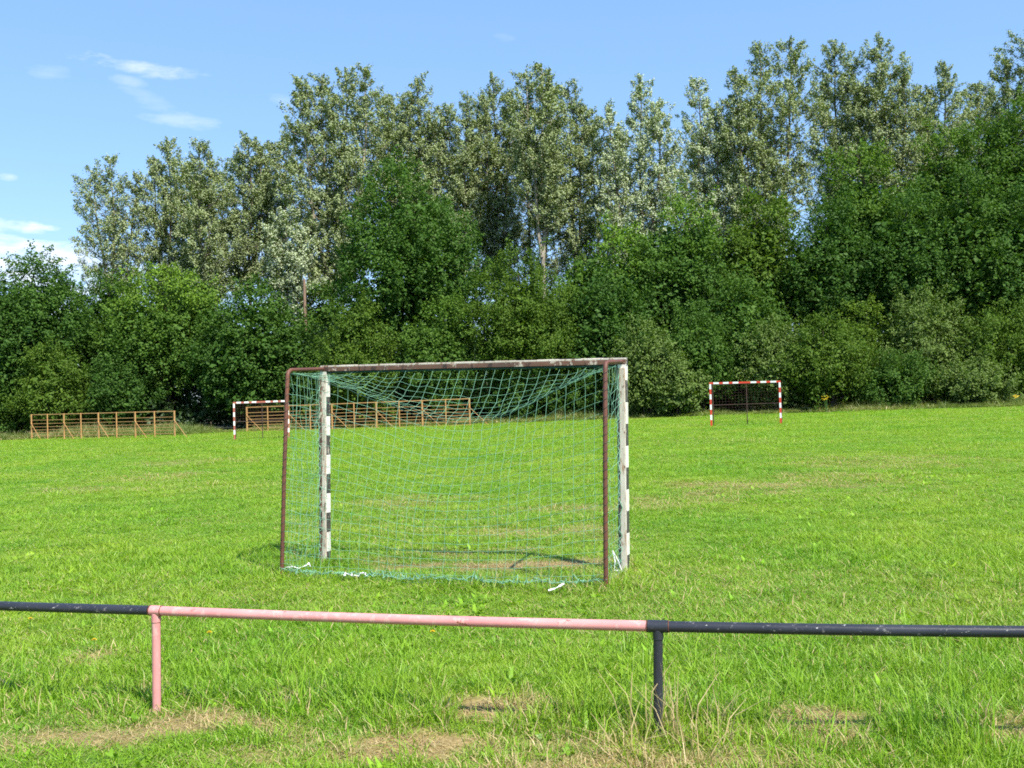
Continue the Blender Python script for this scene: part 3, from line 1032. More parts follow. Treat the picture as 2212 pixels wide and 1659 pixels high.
def make_goal():
    rng = np.random.default_rng(40)
    fl, fr, bl, br = GP['fl'], GP['fr'], GP['bl'], GP['br']
    tfl, tfr = AT(702, 797, fl.y), AT(1345, 781, fr.y)
    tbl, tbr = AT(621, 799, bl.y), AT(1307, 782, br.y)
    root = thing('handball_goal', 'weathered goal with green net and black and white posts, nearest to the railing', 'goal', (fl + fr) / 2)
    ax = (fr - fl).normalized()
    ax.z = 0
    fw = Vector((-ax.y, ax.x, 0)).normalized()
    # posts: striped square timber, brown batten behind
    for (g, t, ph, nm) in ((fl, tfl, 0.30, 'left'), (fr, tfr, 0.18, 'right')):
        mb = MB()
        L = (t - g).length
        z = -0.12
        cur = 0
        stops = []
        s = L
        first = ph
        edges = [L]
        while s > 0:
            s -= first
            first = 0.205
            edges.append(max(s, -0.12))
        dirv = (t - g).normalized()
        for i in range(len(edges) - 1):
            c = 0 if i % 2 == 0 else 1
            if i == len(edges) - 2 and edges[-1] < 0:
                pass
            mb.box(g + dirv * edges[i + 1], g + dirv * edges[i], 0.078, 0.078, ax, mat=c)
        mb.build('post', [M['postwhite'], M['postblack']], root, smooth=False, bevel=0.004)
        mb = MB()
        off = -fw * 0.057 + ax * (-0.020 if nm == 'left' else 0.008)
        mb.box(g + off + Vector((0, 0, -0.1)), t + off - Vector((0, 0, 0.06)), 0.034 if nm == 'left' else 0.052, 0.035, ax)
        mb.build('batten', M['batten'] if nm == 'left' else M['cream'], root, smooth=False, bevel=0.004)
        if nm == 'left':
            mb = MB()
            off = -fw * 0.053 + ax * 0.0185
            mb.box(g + off + Vector((0, 0, 0.02)), t + off - Vector((0, 0, 0.06)), 0.042, 0.026, ax)
            mb.build('batten', M['cream'], root, smooth=False, bevel=0.003)
        if nm == 'right':  # added black strip stands in for the net's shadow on this post
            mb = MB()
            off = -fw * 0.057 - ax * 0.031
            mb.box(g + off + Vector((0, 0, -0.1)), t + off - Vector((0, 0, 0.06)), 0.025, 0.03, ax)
            mb.build('shadow_strip', M['postblack'], root, smooth=False, bevel=0.003)
    # crossbar: striped board in front, brown batten behind it
    mb = MB()
    a, b = tfl - ax * 0.039, tfr + ax * 0.039
    n = 15
    for i in range(n):
        mb.box(a.lerp(b, i / n) + fw * 0.015, a.lerp(b, (i + 1) / n) + fw * 0.015, 0.045, 0.078, fw, mat=(i + 1) % 2)
    mb.build('crossbar', [M['cream'], M['postblack']], root, smooth=False)
    mb = MB()
    up = Vector((0, 0, 1))
    mb.box(a - fw * 0.025 - up * 0.006, b - fw * 0.025 - up * 0.006, 0.034, 0.044, fw)
    mb.build('crossbar_batten', M['batten'], root, smooth=False, bevel=0.004)
    mb = MB()
    mb.box(a - fw * 0.022 + up * 0.0255, b - fw * 0.022 + up * 0.0255, 0.028, 0.017, fw)
    mb.build('cap_strip', M['cream'], root, smooth=False, bevel=0.003)
    mb = MB()
    mb.tube([a.lerp(b, i / 30) - fw * 0.024 - up * (0.040 + 0.004 * math.sin(i * 2.2)) for i in range(31)], 0.011, 6)
    mb.build('net_shade_band', M['rope'], root)  # dark tube standing for the gathered net and the shade under the bar
    # net hooks along the crossbar
    NU = 33
    for i in range(10):
        mb = MB()
        p = a.lerp(b, (i + 0.5) / 10) - fw * 0.043 - Vector((0, 0, 0.02))
        mb.tube([p, p - fw * 0.016 - Vector((0, 0, 0.006)), p - fw * 0.018 + Vector((0, 0, 0.014))], 0.004, 6)
        mb.build('net_hook', M['rust'], root)
    # back uprights and top side bars
    for (g, t, f) in ((bl, tbl, tfl), (br, tbr, tfr)):
        mb = MB()
        pts = [g - Vector((0, 0, 0.15)), g.lerp(t, 0.5), t - Vector((0, 0, 0.06)), t - Vector((0, 0, 0.02)) + fw * 0.015, t + fw * 0.06]
        mb.tube(pts, 0.0205, 12)
        mb.build('upright', M['rust'], root)
        mb = MB()
        mb.tube([t + fw * 0.05, f - fw * 0.04], 0.0185, 12)
        mb.build('side_bar', M['rust'], root)
    # ---------------- net
    top_a = tfl - fw * 0.05 - Vector((0, 0, 0.045)) + ax * 0.04
    top_b = tfr - fw * 0.05 - Vector((0, 0, 0.045)) - ax * 0.04
    bk_a, bk_b = tbl - Vector((0, 0, 0.03)), tbr - Vector((0, 0, 0.03))
    gb_a, gb_b = bl.copy(), br.copy()
    NV1, NV2 = 9, 19

    def sagz(u):
        # slack top edge: deepest right of the middle
        k = u ** 1.12
        s = math.sin(math.pi * k)
        return 0.50 * (0.55 * s + 0.45 * s ** 2.0)

    grid = np.zeros((NU + 1, NV1 + NV2 + 1, 3))
    for i in range(NU + 1):
        u = i / NU
        ue = u
        # loops bunch towards the right end of the bar
        uf = u + 0.035 * math.sin(math.pi * u) + 0.02 * max(0, u - 0.7) * (1 - u) * 30
        F0 = np.array(top_a.lerp(top_b, min(uf, 1.0)))
        F0[2] -= 0.028 * abs(math.sin(math.pi * min(uf, 1) * 10)) * (0 if u in (0, 1) else 1)
        E = np.array(bk_a.lerp(bk_b, ue))
        sg = sagz(u)
        E[2] -= sg
        E[:2] += np.array(fw)[:2] * 0.30 * math.sin(math.pi * u) ** 1.0
        Bt = np.array(gb_a.lerp(gb_b, u))
        Bt[:2] -= np.array(fw)[:2] * (0.10 * math.sin(math.pi * u) + 0.03 * math.sin(u * 17))
        Bt[2] = float(gz(Bt[0], Bt[1])) + 0.03
        Bt[0] += 0.02 * math.sin(u * 23)
        for j in range(NV1 + NV2 + 1):
            if j <= NV1:
                v = j / NV1
                p = F0 * (1 - v) + E * v
                p[2] -= 0.10 * math.sin(math.pi * v) * math.sin(math.pi * min(max(u, 0.02), 0.98))
            else:
                v = (j - NV1) / NV2
                p = E * (1 - v) + Bt * v
                bow = math.sin(math.pi * v) * math.sin(math.pi * u)
                p[:2] -= np.array(fw)[:2] * 0.05 * bow
                p[2] -= 0.05 * bow
                p[0] += 0.035 * math.sin(v * 5 + u * 4) * math.sin(math.pi * v) * math.sin(math.pi * u)
            jit = 0.005 if 0 < i < NU and 0 < j else 0.0
            p = p + rng.normal(size=3) * jit
            grid[i, j] = p
    mb = MB()
    r = 0.0015
    for i in range(NU + 1):
        mb.tube(grid[i], r, 4, cap=False)
    for j in range(1, NV1 + NV2 + 1):
        if j == NV1:
            continue
        mb.tube(grid[:, j], r, 4, cap=False)
    ntb = mb.build('net', M['net'], root)
    ntb['label'] = 'green twine netting over the top and back'
    mb = MB()
    mb.tube(grid[:, NV1] - np.array([0, 0, 0.006]), 0.0036, 6)
    mb.build('edge_rope', M['rope'], root)
    # lower edge gathered on the grass
    mb = MB()
    for k in range(3):
        pts = []
        for i in range(NU * 5 + 1):
            u = i / (NU * 5)
            q = Vector(grid[min(int(u * NU), NU), -1])
            q2 = Vector(grid[min(int(u * NU) + 1, NU), -1])
            p = q.lerp(q2, u * NU - int(u * NU))
            p += Vector((rng.normal() * 0.012, rng.normal() * 0.03 - 0.01 * k, 0.03 + abs(rng.normal()) * 0.022))
            pts.append(p)
        mb.tube(pts, 0.0034, 4, cap=False)
    mb.build('bottom_line', M['net'], root)
    # side panels: slack, pulled to the corners
    for (g, t, fg, ft, sgn) in ((bl, tbl, fl, tfl, -1), (br, tbr, fr, tfr, 1)):
        mb = MB()
        nu, nv = 9, 20
        gr = np.zeros((nu + 1, nv + 1, 3))
        for i in range(nu + 1):
            u = i / nu
            T = np.array(t.lerp(ft - fw * 0.06, u)) - np.array([0, 0, 0.02])
            Bq = np.array(g.lerp(fg - fw * 0.06, u))
            Bq[2] = float(gz(Bq[0], Bq[1])) + 0.04
            for j in range(nv + 1):
                v = j / nv
                p = T * (1 - v) + Bq * v
                s = math.sin(math.pi * u)
                p[2] -= (0.20 if sgn < 0 else 0.10) * s * (1 - v) ** 1.5 * (1 if j else 0.25)
                p[2] -= 0.10 * u * math.sin(math.pi * v) * (1 if sgn < 0 else -0.5)
                p[:2] -= np.array(ax)[:2] * sgn * 0.07 * s * math.sin(math.pi * v)
                p += rng.normal(size=3) * (0.010 if 0 < i < nu else 0.004)
                gr[i, j] = p
        for i in range(nu + 1):
            mb.tube(gr[i], 0.0015, 4, cap=False)
        for j in range(nv + 1):
            mb.tube(gr[:, j], 0.0015, 4, cap=False)
        o = mb.build('net', M['net'], root)
        o['label'] = 'green twine netting on the left side' if sgn < 0 else 'green twine netting on the right side'
        # lacing wound round the back upright
        mb = MB()
        pts = []
        turns = 24
        for k in range(turns * 8 + 1):
            v = k / (turns * 8)
            c = g.lerp(t, 0.03 + 0.93 * v)
            an = 2 * math.pi * k / 8
            rr = 0.0245
            pts.append(c + ax * (math.cos(an) * rr) + fw * (math.sin(an) * rr))
        mb.tube(pts, 0.0015, 4, cap=False)
        mb.build('lacing', M['rope'], root)
        mb = MB()
        pts = []
        for k in range(61):
            v = k / 60
            c = (fg - fw * 0.085 - ax * 0.02).lerp(ft - fw * 0.085 - ax * 0.02, 0.04 + 0.9 * v)
            pts.append(c + ax * rng.normal() * 0.012 + fw * rng.normal() * 0.006)
        mb.tube(pts, 0.004, 4, cap=False)
        mb.build('lacing', M['net'], root)
    # white plastic ties hanging at the feet
    def strip(name, pts, w, label, cat):
        mb = MB()
        pts = [Vector(p) for p in pts]
        up = Vector((0, 0, 1))
        for p, q in zip(pts[:-1], pts[1:]):
            mb.box(p, q + (q - p) * 0.1, w, 0.006, Vector((rng.normal(), rng.normal(), 0.8)))
        tag(mb.build(name, M['whitecloth'], None, smooth=False), label, cat)
    p0 = fr - fw * 0.10 - ax * 0.03
    strip('plastic_strip', [p0 + Vector((-0.055, 0, 0.22)), p0 + Vector((-0.035, -0.01, 0.12)), p0 + Vector((-0.045, -.02, 0.04)), p0 + Vector((0.02, -0.03, 0.03)), p0 + Vector((-0.005, 0, 0.12)), p0 + Vector((-0.05, 0.01, 0.21))], 0.014, 'white plastic strip folded upright against the foot of the right goal post', 'strip')
    q = G(616, 1240)
    strip('plastic_strip', [q + Vector((0.0, 0, 0.06)), q + Vector((0.07, 0.02, 0.065)), q + Vector((0.14, -0.01, 0.05)), q + Vector((0.20, 0.02, 0.07)), q + Vector((0.23, 0.05, 0.09)), q + Vector((0.25, 0.02, 0.06))], 0.014, 'white plastic strip on the grass beside the left back goal upright', 'strip')
    q = G(1185, 1288)
    strip('plastic_strip', [q + Vector((0, 0, 0.05)), q + Vector((0.05, 0.01, 0.06)), q + Vector((0.09, 0.03, 0.075)), q + Vector((0.13, 0.06, 0.09))], 0.014, 'short curved white strip lying in the grass in front of the net', 'strip')
    q = G(744, 1258)
    pts = [q + Vector((0.015 * i + 0.02 * rng.normal(), 0.02 * rng.normal(), 0.045 + abs(rng.normal()) * 0.016)) for i in range(16)]
    strip('crumpled_strip', pts, 0.013, 'crumpled white strip tangled in the bottom edge of the net', 'strip')


make_goal()


# ------------------------------------------------------------------ far goals
def striped_goal(pts, red, label, sx, name='striped_goal'):
    (ga, gb, ta, tb) = pts
    a = G(*ga)
    b0 = ray(*gb)
    b = G(*gb)
    # keep both feet on one line of honest length: 3.08 m
    root = thing(name, label, 'goal', a)
    ax = b - a
    ax.z = 0
    ax.normalize()
    fw = Vector((-ax.y, ax.x, 0))
    t1 = Vector((a.x, a.y, AT(*ta, a.y).z))
    t2 = Vector((b.x, b.y, AT(*tb, b.y).z))
    w = 0.085
    Hh = t1.z - a.z
    for (g, t) in ((a, t1), (b, t2)):
        mb = MB()
        L = t.z - g.z
        ed = [L + w / 2]
        c = L - w / 2
        st = (L - w / 2 - 0.32) / 7
        ed.append(c)
        for k in range(7):
            c -= st
            ed.append(c)
        ed.append(-0.1)
        for k in range(len(ed) - 1):
            mb.box(g + Vector((0, 0, ed[k + 1])), g + Vector((0, 0, ed[k])), w, w, ax, mat=0 if (k % 2 == 0) else 1)
        mb.build('post', [M[red], M['white']], root, smooth=False)
    mb = MB()
    p, q = t1 + ax * (w / 2), t2 - ax * (w / 2)
    seq = [(.035, 0), (.085, 1), (.06, 0), (.085, 1), (.06, 0), (.085, 1), (.18, 0), (.085, 1), (.06, 0), (.085, 1), (.06, 0), (.085, 1), (.035, 0)]
    tot = sum(s[0] for s in seq)
    c = 0
    for (l, m) in seq:
        mb.box(p.lerp(q, c / tot), p.lerp(q, (c + l) / tot), w, w, fw, mat=m)
        c += l
    mb.build('crossbar', [M[red], M['white']], root, smooth=False)
    # back frame
    D = 0.95
    a2, b2 = a + fw * D, b + fw * D
    h2 = Hh * 0.97
    mid = (a2 + b2) / 2
    mb = MB()
    for g in (a2, b2, mid):
        mb.tube([g - Vector((0, 0, .1)), g + Vector((0, 0, h2))], 0.024, 8)
    for z in (h2, h2 * 0.5):
        mb.tube([a2 + Vector((0, 0, z)), b2 + Vector((0, 0, z))], 0.022, 8)
    for g, t in ((a2, t1), (b2, t2)):
        mb.tube([g + Vector((0, 0, h2)), t - Vector((0, 0, 0.02))], 0.022, 8)
    mb.build('back_frame', M['darksteel'], root)
    mb = MB()
    for i in range(22):
        g = a2.lerp(b2, i / 21) - fw * 0.03
        mb.tube([g + Vector((0, 0, 0.03)), g + Vector((0, 0, h2))], 0.0025, 3, cap=False)
    for j in range(15):
        z = 0.04 + (h2 - 0.04) * j / 14
        mb.tube([a2 - fw * 0.03 + Vector((0, 0, z)), b2 - fw * 0.03 + Vector((0, 0, z))], 0.0025, 3, cap=False)
    for (g, f) in ((a2, a), (b2, b)):
        for i in range(1, 6):
            q0 = g.lerp(f, i / 6)
            mb.tube([q0 + Vector((0, 0, 0.03)), q0 + Vector((0, 0, h2))], 0.0025, 3, cap=False)
        for j in range(15):
            z = 0.04 + (h2 - 0.04) * j / 14
            mb.tube([g + Vector((0, 0, z)), f + Vector((0, 0, z))], 0.0025, 3, cap=False)
    mb.build('net', M['darksteel'], root)


striped_goal(((1537, 921), (1687, 917), (1534, 828), (1685, 824)), 'red', 'bright red and white striped goal on the right, in front of the bushes', 1)
striped_goal(((507, 951), (624, 946), (506, 870), (619, 866)), 'fadedred', 'faded brick-red and white striped goal on the left, before a rusty rack', 1)


# ------------------------------------------------------------------ rusty racks
def rack(pa, pb, ha, hb, n, label, brace_every=2):
    a, b = G(*pa), G(*pb)
    root = thing('metal_rack', label, 'rack', a, 'rusty metal racks')
    ax = (b - a)
    ax.z = 0
    ax.normalize()
    fw = Vector((ax.y, -ax.x, 0))          # towards the camera
    za, zb = AT(*ha, a.y).z - a.z, AT(*hb, b.y).z - b.z
    hs = [0.03, 0.15, 0.28, 0.39, 0.51, 0.64, 0.78, 1.0]
    for i, h in enumerate(hs):
        mb = MB()
        r = 0.06 if h == 1.0 else 0.036
        mb.box(a + Vector((0, 0, za * h)), b + Vector((0, 0, zb * h)), 0.05, r, fw)
        mb.build('rail', M['orangerust'], root, smooth=False)
    for i in range(n):
        t = i / (n - 1)
        g = a.lerp(b, t)
        hh = za + (zb - za) * t
        big = i % brace_every == 0
        mb = MB()
        w = 0.10 if big else 0.06
        g2 = g + fw * 0.055
        mb.box(g2 - Vector((0, 0, .1)), g2 + Vector((0, 0, hh + 0.037)), w, 0.06, ax)
        mb.build('post', M['orangerust'], root, smooth=False)
        if big:
            mb = MB()
            s = g + fw * 0.10 + Vector((0, 0, hh * 0.68))
            e = g + fw * 0.22 + ax * 1.5 + Vector((0, 0, -0.05))
            mb.box(s, e, 0.030, 0.03, ax)
            mb.build('brace', M['orangerust'], root, smooth=False)
    return root


rack((70, 950), (379, 945), (70, 896), (379, 888), 9, 'long rusty metal rack standing alone before the dark trees on the left')
rack((535, 933), (1016, 919), (535, 880), (1016, 861), 11, 'longer rusty metal rack seen behind the faded goal and through the green net')

# ------------------------------------------------------------------ trees
poplar('poplar', 'open-crowned poplar at the left end of the tall row, sky around it', [(205, 350, 50), (243, 326, 46), (283, 355, 36)], 640, 96, 1, dens=0.7, bark='barkpale')
poplar('poplar', 'poplar second from the left end of the tall row, with a rounded double top', [(335, 330, 42), (368, 294, 44), (398, 335, 36)], 640, 99, 2)
poplar('poplar', 'slim pointed poplar between the second and the broad fourth from the left', [(437, 302, 46), (452, 330, 36)], 620, 95, 3)
poplar('poplar', 'broad-topped poplar left of the tallest left-hand poplar, above the gap with bare stems', [(510, 315, 44), (540, 284, 44), (562, 300, 38)], 570, 97, 4)
poplar('poplar', 'lower slim poplar tucked against the left side of the big four-topped poplar', [(612, 268, 46), (590, 300, 34)], 590, 101, 5)
poplar('poplar', 'big poplar with four tops, tallest of the left half of the row', [(650, 150, 50), (690, 140, 52), (737, 118, 56), (787, 128, 52)], 610, 93, 6, bark='barkpale', size=0.17)
poplar('poplar', 'poplar half hidden behind the right shoulder of the big four-topped poplar', [(832, 182, 52), (850, 215, 40)], 530, 102, 7)
poplar('poplar', 'narrow pointed poplar standing right of the big four-topped poplar', [(903, 158, 50), (880, 205, 40), (925, 240, 36)], 530, 98, 8)
poplar('poplar', 'rounded lower poplar above the right side of the big dark tree', [(965, 205, 44), (1005, 185, 46)], 550, 96, 9)
poplar('poplar', 'upright poplar left of the poplar with the pale forked trunk', [(1066, 143, 50), (1045, 190, 38), (1098, 180, 36)], 570, 99, 10)
poplar('poplar', 'poplar with a pale forked trunk showing in mid picture', [(1138, 150, 46), (1168, 130, 50), (1190, 160, 40)], 440, 92, 11, bark='barkpale', trunk_r=0.21, basepx=1168)
poplar('poplar', 'poplar just right of the pale forked trunk, darker and lower', [(1226, 168, 48), (1252, 215, 40)], 570, 98, 12)
poplar('poplar', 'poplar with a low side spire on its left, before the gap in the row', [(1385, 138, 56), (1317, 205, 34), (1425, 200, 44)], 610, 94, 13, mat='silver')
poplar('poplar', 'silvery narrow poplar on the right of the sky gap', [(1515, 148, 46), (1550, 215, 44)], 530, 95, 14, mat='silver')
poplar('poplar', 'broadest poplar of the right half, with two high tops', [(1590, 130, 42), (1648, 68, 60), (1718, 58, 58)], 520, 93, 15, size=0.17)
poplar('poplar', 'poplar between the broad two-topped one and the tall cone on the right', [(1802, 76, 52), (1835, 130, 40)], 500, 97, 16)
poplar('poplar', 'tall cone-shaped poplar, tallest on the right', [(1915, 58, 60), (1955, 120, 40), (1890, 140, 40)], 470, 94, 17)
poplar('poplar', 'lower poplar right of the tall cone, its tip pointed', [(2035, 124, 50), (2005, 180, 36)], 450, 99, 18)
poplar('poplar', 'flat-topped poplar far back near the right edge', [(2105, 170, 46), (2142, 165, 44)], 430, 104, 19)
poplar('poplar', 'dark tall poplar cut off by the right edge of the picture', [(2215, 48, 58), (2175, 110, 44)], 470, 88, 20)
poplar('poplar', 'small silvery poplar standing in front of the tall row, beside a bare pole', [(620, 440, 46), (598, 470, 34), (650, 490, 34)], 660, 90, 22, mat='silver', group=None, size=0.165, bark='barkpale', trunk_r=0.12, basepx=634)
# second rank that closes the row
poplar('poplar', 'poplar of the rear rank directly behind the pale forked trunk', [(1130, 240, 56), (1185, 255, 56)], 690, 106, 29, dens=0.75)
poplar('poplar', 'poplar of the rear rank behind the silvery narrow poplar', [(1450, 330, 50), (1500, 300, 50)], 690, 109, 30, dens=0.75)
poplar('poplar', 'poplar of the rear rank glimpsed between the two tops left of the small gap', [(1280, 250, 50), (1330, 270, 46)], 690, 108, 23, dens=0.75)
poplar('poplar', 'poplar of the rear rank above the olive tree right of centre', [(1610, 200, 60), (1560, 260, 46)], 690, 108, 24, dens=0.75)
poplar('poplar', 'poplar of the rear rank behind the big dark tree', [(940, 260, 60), (1020, 250, 56)], 690, 110, 25, dens=0.75)
poplar('poplar', 'poplar of the rear rank behind the left-hand group of poplars', [(480, 350, 60), (410, 360, 56)], 690, 110, 26, dens=0.75)
poplar('poplar', 'poplar of the rear rank between the right-hand cone and its neighbour', [(1860, 160, 56), (1770, 170, 50)], 690, 108, 27, dens=0.75)
poplar('poplar', 'poplar of the rear rank behind the flat-topped one on the right', [(2070, 220, 56), (1990, 230, 50)], 690, 112, 28, dens=0.75)

BL = broadleaf
TG = 'leafy trees at the wood edge'
BL('leafy_tree', 'dark rounded tree at the left edge of the picture', 'tree', -50, 190, 538, 905, 84, 'dark', 31, TG, young=0.25)
BL('leafy_tree', 'dark lower tree filling the bottom left corner of the wood', 'tree', -110, 90, 640, 930, 82, 'dark', 32, TG)
BL('leafy_tree', 'small dark tree in the dip between the left edge tree and the bright-topped tree', 'tree', 150, 330, 590, 880, 89, 'dark', 33, TG)
BL('leafy_tree', 'broad tree with bright yellow-green top behind the left rusty rack', 'tree', 225, 500, 572, 900, 85, 'mid', 34, TG, young=1.0)
BL('leafy_tree', 'glossy dark tree right of the bright-topped tree, behind the faded goal', 'tree', 420, 700, 608, 925, 82, 'dark', 35, TG, young=0.2)
BL('leafy_tree', 'big dark round-headed tree in the middle, tallest of the leafy trees', 'tree', 735, 1050, 345, 885, 79, 'dark', 36, TG, young=0.15, lobes=1.2)
BL('leafy_tree', 'round olive-green tree in the middle, behind the near goal', 'tree', 1008, 1238, 543, 885, 75, 'olive', 39, TG, lobes=0.8, size=0.17)
BL('leafy_tree', 'dark tree with lime-green top right of the round olive tree', 'tree', 1205, 1420, 488, 885, 79, 'dark', 40, TG, young=1.0)
BL('leafy_tree', 'tall dark tree with bright crest below the sky gap', 'tree', 1350, 1580, 410, 860, 80, 'dark', 41, TG, young=0.75)
BL('leafy_tree', 'olive domed tree under the broad two-topped poplar', 'tree', 1535, 1735, 403, 830, 81, 'olive', 42, TG)
BL('leafy_tree', 'dark green tree with bare stems below, right of the olive domed tree', 'tree', 1690, 1880, 430, 800, 79, 'dark', 43, TG)
BL('leafy_tree', 'tree with pale top rising in front of the tall cone-shaped poplar', 'tree', 1780, 1970, 300, 770, 82, 'mid', 44, TG, young=0.6)
BL('leafy_tree', 'high rounded tree under the flat-topped poplar on the right', 'tree', 1940, 2130, 268, 730, 84, 'mid', 45, TG, young=0.35)
BL('leafy_tree', 'large tree cut by the right edge, below the dark poplar', 'tree', 2070, 2330, 190, 750, 82, 'mid', 46, TG, young=0.2)
BL('leafy_tree', 'dark tree between the high rounded tree and the willow bushes', 'tree', 1850, 2060, 400, 810, 78, 'dark', 47, TG)
BL('leafy_tree', 'mid-green tree on the right, in front of the large edge tree', 'tree', 2000, 2190, 360, 800, 77, 'mid', 48, TG)
BL('leafy_tree', 'dark tree at the right edge above the willow bushes', 'tree', 2130, 2320, 400, 830, 76, 'dark', 49, TG)
BL('leafy_tree', 'dark tree in shade between the olive tree and the right-hand bushes', 'tree', 1210, 1400, 600, 890, 76, 'dark', 50, TG)
BL('leafy_tree', 'small-leaved tree right of the bright-crested tree', 'tree', 1500, 1690, 585, 880, 76, 'mid', 51, TG)
BL('leafy_tree', 'half-shaded tree beside the bare pole', 'tree', 640, 770, 610, 885, 91, 'mid', 53, TG)
BG = 'bushes at the wood edge'
BL('bush', 'dull olive bush at the left end of the left rusty rack', 'bush', 35, 205, 745, 944, 80, 'olive', 60, BG, size=0.17)
BL('bush', 'dark bush behind the middle of the left rusty rack', 'bush', 170, 350, 760, 938, 82, 'dark', 61, BG, size=0.17)
BL('bush', 'dark bush behind the faded striped goal', 'bush', 560, 720, 760, 935, 83, 'mid', 62, BG, size=0.17)
BL('bush', 'yellowish olive bush behind the left top corner of the near goal', 'bush', 680, 865, 650, 930, 74.5, 'olive', 63, BG, size=0.17, lobes=0.8)
BL('bush', 'green bush with light sprigs left of the round olive tree', 'bush', 860, 1035, 630, 925, 74.5, 'mid', 64, BG, size=0.17, young=0.5)
BL('bush', 'low dark bush seen through the net under the round olive tree', 'bush', 1030, 1200, 770, 915, 75, 'mid', 65, BG, size=0.16)
BL('bush', 'shaded bush seen through the right half of the net', 'bush', 1150, 1330, 760, 908, 76, 'mid', 66, BG, size=0.16)
BL('bush', 'willow bush just right of the near goal', 'bush', 1310, 1480, 690, 905, 72.5, 'willow', 67, BG, size=0.16, upw=0.5)
BL('bush', 'taller willow bush behind the left post of the bright striped goal', 'bush', 1410, 1600, 655, 903, 74, 'mid', 68, BG, size=0.16, upw=0.5)
BL('bush', 'low willow bush at the left foot of the bright striped goal', 'bush', 1390, 1530, 775, 904, 71.5, 'willow', 69, BG, size=0.16, upw=0.5)
BL('bush', 'grey-green willow bush behind the crossbar of the bright striped goal', 'bush', 1590, 1780, 690, 900, 72.5, 'willow', 70, BG, size=0.16, upw=0.6)
BL('bush', 'widest willow bush right of the bright striped goal', 'bush', 1690, 1880, 680, 897, 71, 'olive', 71, BG, size=0.16, upw=0.6)
BL('bush', 'yellow-green bush between two willow bushes on the right', 'bush', 1790, 1930, 640, 890, 75, 'olive', 72, BG, size=0.16, young=0.4)
BL('bush', 'high-domed willow bush on the right', 'bush', 1900, 2110, 628, 890, 72.5, 'willow', 73, BG, size=0.16, upw=0.4)
BL('bush', 'willow bush cut off by the right edge', 'bush', 2060, 2290, 650, 885, 71, 'olive', 74, BG, size=0.16, upw=0.4)
BL('bush', 'low bush in front of the high-domed willow', 'bush', 1860, 2020, 770, 886, 69.5, 'mid', 75, BG, size=0.15)
BL('bush', 'low rounded bush near the right edge, in front of the willows', 'bush', 2010, 2190, 780, 880, 68.5, 'willow', 76, BG, size=0.15)
BL('bush', 'dark bush filling the bottom left corner beside the tall grass', 'bush', -90, 60, 790, 944, 81, 'mid', 77, BG, size=0.17)


# far-off wood that closes the view between the stems
def far_wood():
    rng = np.random.default_rng(77)
    n = 900
    C = np.stack([rng.uniform(-95, 105, n), rng.uniform(112, 124, n), np.zeros(n)], -1)
    hmax = 9.5 + 3.5 * np.sin(C[:, 0] * 0.11) + 0.16 * np.clip(C[:, 0], -30, 60)
    C[:, 2] = rng.uniform(0.05, 1.0, n) * hmax
    V, T, Y = crown_from_clusters(C, rng.uniform(1.4, 2.6, n), np.zeros(n), rng, 0.5, 120)
    me = quad_mesh('wood', V, FM['wood'], {'tint': T, 'young': np.zeros(len(T))})
    o = bpy.data.objects.new('distant_wood', me)
    o['kind'] = 'stuff'
    o['label'] = 'dark far-off wood glimpsed between the trunks'
    o['category'] = 'wood'
    link(o)


def undergrowth():
    rng = np.random.default_rng(78)
    n = 2600
    x = rng.uniform(-62, 62, n)
    y = rng.uniform(85, 91, n)
    C = np.stack([x, y, rng.uniform(0.1, 1.0, n) * (8.6 + 1.3 * np.sin(x * 0.37) + 1.0 * np.sin(x * 0.9) + np.clip((x - 8) * 0.3, 0, 3.5))], -1)
    C[:, 2] += SLOPE * x
    m = 1300
    x2 = rng.uniform(-62, 62, m)
    C2 = np.stack([x2, rng.uniform(77.5, 84, m), rng.uniform(0.1, 1.0, m) * 2.4 + SLOPE * x2], -1)
    C2 = C2[~((C2[:, 0] < -14) & (C2[:, 1] < 82))]
    C = np.concatenate([C, C2])
    V, T, Y = crown_from_clusters(C, rng.uniform(0.8, 1.5, len(C)), np.zeros(len(C)), rng, 0.34, 70)
    me = quad_mesh('undergrowth', V, FM['wood'], {'tint': T, 'young': np.zeros(len(T))})
    o = bpy.data.objects.new('undergrowth', me)
    o['kind'] = 'stuff'
    o['label'] = 'shaded undergrowth beneath the trees'
    o['category'] = 'undergrowth'
    link(o)


undergrowth()
print('leaves', NLEAF)
far_wood()


def bare_pole():
    D = 88.0
    a, t = AT(660, 700, D), AT(657, 603, D)
    g = Vector((a.x, D, SLOPE * a.x))
    mb = MB()
    mb.tube([g - Vector((0, 0, .3)), Vector(((a.x + t.x) / 2, D, (g.z + t.z) / 2)), Vector((t.x, D, t.z))], [0.17, 0.15, 0.12], 10)
    tag(mb.build('wooden_pole', M['wood']), 'bare brown wooden pole rising out of the trees beside the small silvery poplar', 'pole')


bare_pole()


